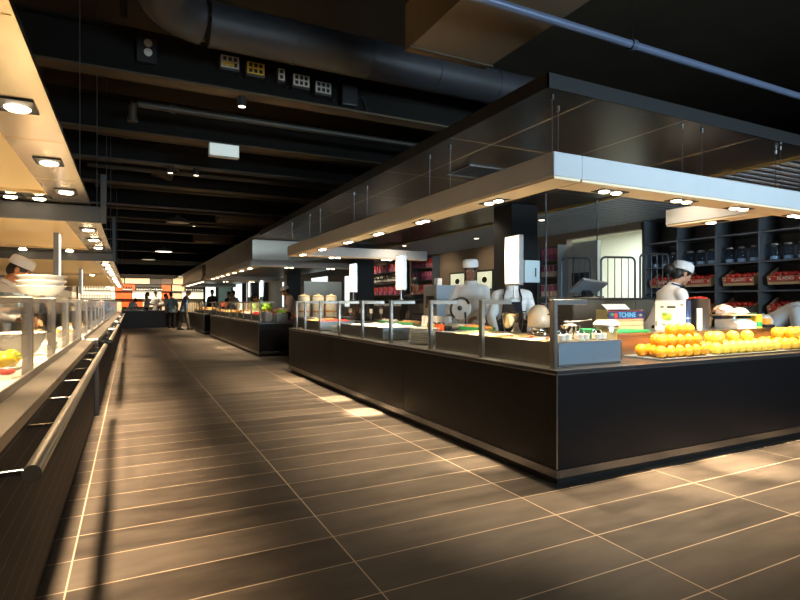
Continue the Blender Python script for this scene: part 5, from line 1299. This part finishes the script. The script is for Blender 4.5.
for k, (x, y, z, sx_, sy_, sz_, l) in enumerate(((2.2, 9.2, 3.74, 1.2, 1.0, .3, 'brown duct panel under the ceiling right of the hanging lit box'), (2.6, 11.1, 3.74, 1.3, 1.2, .3, 'larger brown duct panel farther along the right of the ceiling'), (-1.6, 9.9, 3.6, 1.5, .6, .3, 'brown duct panel left of the aisle under the ceiling'), (2.0, 14.0, 3.3, 1.4, .8, .3, 'brown duct panel far along the right of the ceiling'), (1.9, 18.6, 3.2, 1.2, .8, .3, 'farthest brown duct panel under the ceiling'))):
    t = thing('flat_duct', l, 'duct', (x, y, z)); [MB().cyl((hx_, sy_ / 2, sz_ + .0005), (hx_, sy_ / 2, ZC - .002 - z), .006, n=6).build('hanger', BEAMBLK, t) for hx_ in (.15, sx_ - .15)]; MB().box(0, sx_, 0, sy_, 0, sz_, .03, 2).build('duct_body', mat('brown_board', (.10, .072, .045)), t); MB().box(sx_ * .5 - .02, sx_ * .5 + .02, -.008, sy_ + .008, -.01, -.0005).build('flange', DUCTB, t)
for k, (y, x, l) in enumerate(((9.35, .55, 'dusty round duct stub turning down above the aisle'), (10.1, .5, 'second dusty round duct stub behind the first'))):
    t = thing('round_duct', l, 'duct', (x, y, 3.62)); MB().cyl((1., 0, .262), (1., 0, ZC - .002 - 3.62), .01, n=6).build('hanger', BEAMBLK, t); MB().tube([(1.6, 0, .1), (.5, 0, .1), (.2, 0, .06), (.06, 0, -.06), (.0, 0, -.25)], .16, 20).build('duct_run', DUCTB, t, True); MB().lathe([(.161, 0), (.17, 0), (.17, .03), (.161, .03)], 20, (0, 0, -.24)).build('seam_band', DUCT, t, True)
# socket boxes on the first beam
def socket_box(label, x, z, cols, m, lid=None):
    t = thing('socket_box', label, 'socket', (x, 5.5795, z)); w_ = .052 * cols / 2 + .012; hh = .06
    MB().box(-w_, w_, -.10, -.0005, -hh - .02, hh, .006, 2).build('box_body', PLASTB if m is not PLASTB else STEELD, t)
    fp = MB().box(-w_ + .004, w_ - .004, -.108, -.1005, -hh + .0, hh - .004, .002).build('face_plate', m, t)
    for i in range(cols):
        for j in range(2): MB().box((i - (cols - 1) / 2) * .05 - .017, (i - (cols - 1) / 2) * .05 + .017, -.111, -.1085, j * .055 - .048, j * .055 - .010, .001).build('socket_hole', BLACKG, fp)
    MB().tube([(w_ - .02, -.05, -hh - .0205), (w_ + .03, -.06, -hh - .06), (w_ + .06, -.04, -hh - .02)], .006, 6).build('cable', PLASTB, t, True)
    return t
PW = mat('grey_white_plate', (.42, .40, .36), .5); PY = mat('amber_plate', (.55, .36, .03), .5)
a = socket_box('leftmost socket box on the ceiling beam, white plate with yellow covers', .88, 3.57, 3, PW)
MB().box(-.07, .04, -.1135, -.1115, -.045, -.008, .001).build('yellow_cover', PY, a)
socket_box('yellow six hole socket box, second from the left upon the ceiling beam', 1.13, 3.555, 3, PY)
socket_box('narrow grey socket box with two holes on the ceiling beam', 1.39, 3.545, 1, PW)
socket_box('white six hole socket box on the ceiling beam, right of the narrow one', 1.60, 3.52, 3, mat('white_plate', (.62, .58, .50), .5))
socket_box('rightmost grey six hole socket box on the ceiling beam', 1.84, 3.49, 3, PW)
t = thing('emergency_light', 'black twin lamp emergency light at the left of the first ceiling beam', 'lamp', (.14, 5.5795, 3.56))
MB().box(-.085, .085, -.08, -.0005, -.13, .10, .006, 2).build('box_body', PLASTB, t)
for z in (.04, -.045): MB().lathe([(0, 0), (.032, 0), (.036, .02), (.022, .028), (0, .03)], 18, (0, 0, 0), Matrix.Translation((.01, -.0805, z)) @ Matrix.Rotation(PI / 2, 4, 'X')).build('lamp_head', PW, t, True)
t = thing('junction_box', 'dark junction box with loose cable right of the socket boxes', 'box', (2.15, 5.5795, 3.46))
MB().box(-.09, .09, -.09, -.0005, -.1, .12, .01, 2).build('box_body', PLASTB, t); MB().tube([(.0905, -.05, 0), (.16, -.05, .03), (.2, -.05, -.04), (.22, -.05, -.12)], .008, 6).build('cable', PLASTB, t, True)
t = thing('hanging_lit_box', 'pale rectangular sign box hung under the second ceiling beam', 'sign', (1.10, 7.33, 3.10))
MB().box(-.19, .19, -.05, .05, 0, .17, .006).build('box_body', mat('pale_box', (.45, .46, .42), .5), t); MB().box(-.18, .18, -.052, -.0505, .01, .16).build('lit_face', SIGNIN, t)
for x in (-.16, .16): MB().cyl((x, 0, .1705), (x, 0, .1995), .006, n=8).build('hanger', GREYTUBE, t)
for x, y, z, l in ((1.02, 5.62, 3.298, 'small bright spot under the first ceiling beam'), (.92, 8.9, 3.278, 'small bright spot under the third ceiling beam, right of the pair'), (.55, 8.9, 3.278, 'small dim spot under the third ceiling beam, left of the pair'), (1.5, 15.0, 3.298, 'small spot far down the aisle ceiling')):
    t = thing('ceiling_spot', l, 'lamp', (x, y, z)); MB().cyl((0, 0, -.10), (0, 0, -.0005), .045, n=16).build('housing', PLASTB, t, True); MB().lathe([(0, -.102), (.032, -.102), (.036, -.1005)], 16).build('lamp', LAMPDIM, t, True)
def pendant(label, x, y, z, r, lit):
    t = thing('pendant_lamp', label, 'lamp', (x, y, z))
    MB().lathe([(r, 0), (r * .97, .015), (r * .6, .10), (.05, .14), (.03, .18), (0, .18)], 28).build('lamp_shade', GREYTUBE, t, True)
    MB().lathe([(0, .006), (r * .93, .006), (r * .93, .010), (0, .012)], 24).build('lamp', lit, t, True); MB().cyl((0, 0, .1805), (0, 0, 4.295 - z), .006, n=6).build('cord', BEAMBLK, t)
pendant('wide lit pendant lamp far down the aisle ceiling', 1.1, 21.4, 3.05, .30, LAMPDIM)
pendant('wide unlit ring pendant lamp in the aisle ceiling', 1.05, 14.2, 3.15, .28, mat('dim_lamp_glass', (.12, .11, .09), .3))
pendant('farther dim pendant lamp, behind the lit wide one', .7, 25., 3.0, .28, emat('lamp_faint', (1, .8, .5), .6))
t = thing('cable_tray', 'thin black cable tray running along the left side of the ceiling', 'cable tray', (-.05, .8, 3.75)); MB().box(-.03, .03, 0, 4.6, 0, .05, .004).build('tray', BEAMBLK, t)
for y in (1, 3, 4.4): MB().cyl((0, y, .0505), (0, y, .545), .005, n=6).build('hanger', BEAMBLK, t)
# ------------------------------------------------------------------ lighting
for i, (x, y) in enumerate(ISL_LAMPS):
    front = y < 3
    spot('canopy_spot', (x, y, 1.96), (x + (0 if front else -.02), y + (-.03 if front else 0), 0), 250 if front else 270, (1, .76, .48), 90, .6, .045)
for i, (x, y, z) in enumerate(LEFT_LAMPS):
    spot('left_canopy_spot', (x, y, z - .03), (x - .30, y, 0), 420 if y < 9 else 330, (1, .72, .44), 84, .7, .05)
for y in (13.2, 14.8, 16.4, 18.0, 19.4): spot('island_spot', (2.55, y, 1.98), (2.5, y, 0), 230, (1, .76, .48), 92, .6, .05)
for y in (22.5, 24.5, 26.5, 28.2): spot('island_spot', (2.55, y, 1.98), (2.5, y, 0), 230, (1, .76, .48), 92, .6, .05)
# spots high in the ceiling over the aisle
for x, y, w_ in ((.9, 1.5, 22), (1.3, 4.2, 34), (.5, 7.0, 55), (1.4, 10.2, 45), (.5, 13.5, 90), (1.2, 17.5, 90), (.7, 22, 110), (1.0, 27, 110)):
    spot('aisle_spot', (x, y, 3.22), (x + .1, y, 0), w_, (1, .83, .65), 60, 1., .06)
# kitchen spots, right hand side, some added to brighten chefs and cream containers
for x, y, w_ in ((4.6, 3.4, 40), (4.4, 6.4, 45), (4.2, 8.4, 40), (6.4, 4.8, 24), (6.2, 8.6, 34), (6.2, 12.5, 60), (3.6, 10.5, 110), (4., 14, 60), (4., 18, 60)):
    spot('kitchen_spot', (x, y, 2.5), (x, y, 0), w_ * 1.6, (1, .82, .60), 130, .8, .08)
# white alcove behind the trolleys
area('alcove_light', (9.6, 8.2, 2.95), (9.6, 8.2, 0), 240, 2.2, 3.5, (.92, 1, .9))
# daylight reaching in from the street front behind the viewpoint
dl = area('street_daylight', (4.2, -2.9, 1.8), (4.2, 2.6, 2.5), 140, 5.0, .8, (.62, .84, 1)); dl.data.spread = math.radians(72)
# left kitchen
for x, y, w_ in ((-2.2, 3.2, 110), (-2.4, 6.0, 110), (-2.4, 9.5, 110), (-2.4, 14, 120), (-2.4, 19, 120)):
    spot('left_kitchen_spot', (x, y, 2.4), (x, y, 0), w_, (1, .80, .54), 130, .8, .08)
# far wall
for x in (-2, 0.2, 2.2): area('far_wall_light', (x, 31.8, 2.5), (x, 34, 1.2), 85, 1.8, .3, (1, .80, .55))

for y, w_ in ((10.6, 50), (12.6, 50), (15.2, 60), (17, 60)): spot('wall_washer', (6.6, y, 2.5), (7.8, y, 1.5), w_, (1, .80, .56), 100, .8, .06)  # added light that lifts the taupe wall, no fittings there

# one lamp of some pairs is tilted out, lighting the floor along the counter
for x, y, tx, ty, w_, an in ((2.50, 3.42, 2.33, 3.4, 700, 20), (2.50, 5.54, 2.30, 5.42, 2400, 17), (2.50, 6.55, 2.31, 6.35, 1500, 17), (2.50, 8.4, 2.28, 8.2, 500, 22), (3.82, 2.68, 4.05, 2.38, 1100, 22), (5.4, 2.68, 5.2, 2.34, 500, 24), (3.05, 2.68, 3.3, 2.42, 600, 24), (2.5, 14.8, 2.25, 14.8, 900, 22), (2.5, 18, 2.25, 18, 900, 22)):
    spot('tilted_spot', (x, y, 1.96), (tx, ty, 0), w_, (1, .76, .48), an, .9, .03)
for y in (5.97, 5.35, 4.73, 4.11): spot('shelf_spot', (7.0, y, 2.5), (7.9, y, 1.5), 10, (.95, .95, 1), 80, .8, .05)  # added light brightening the jar shelves, without fittings
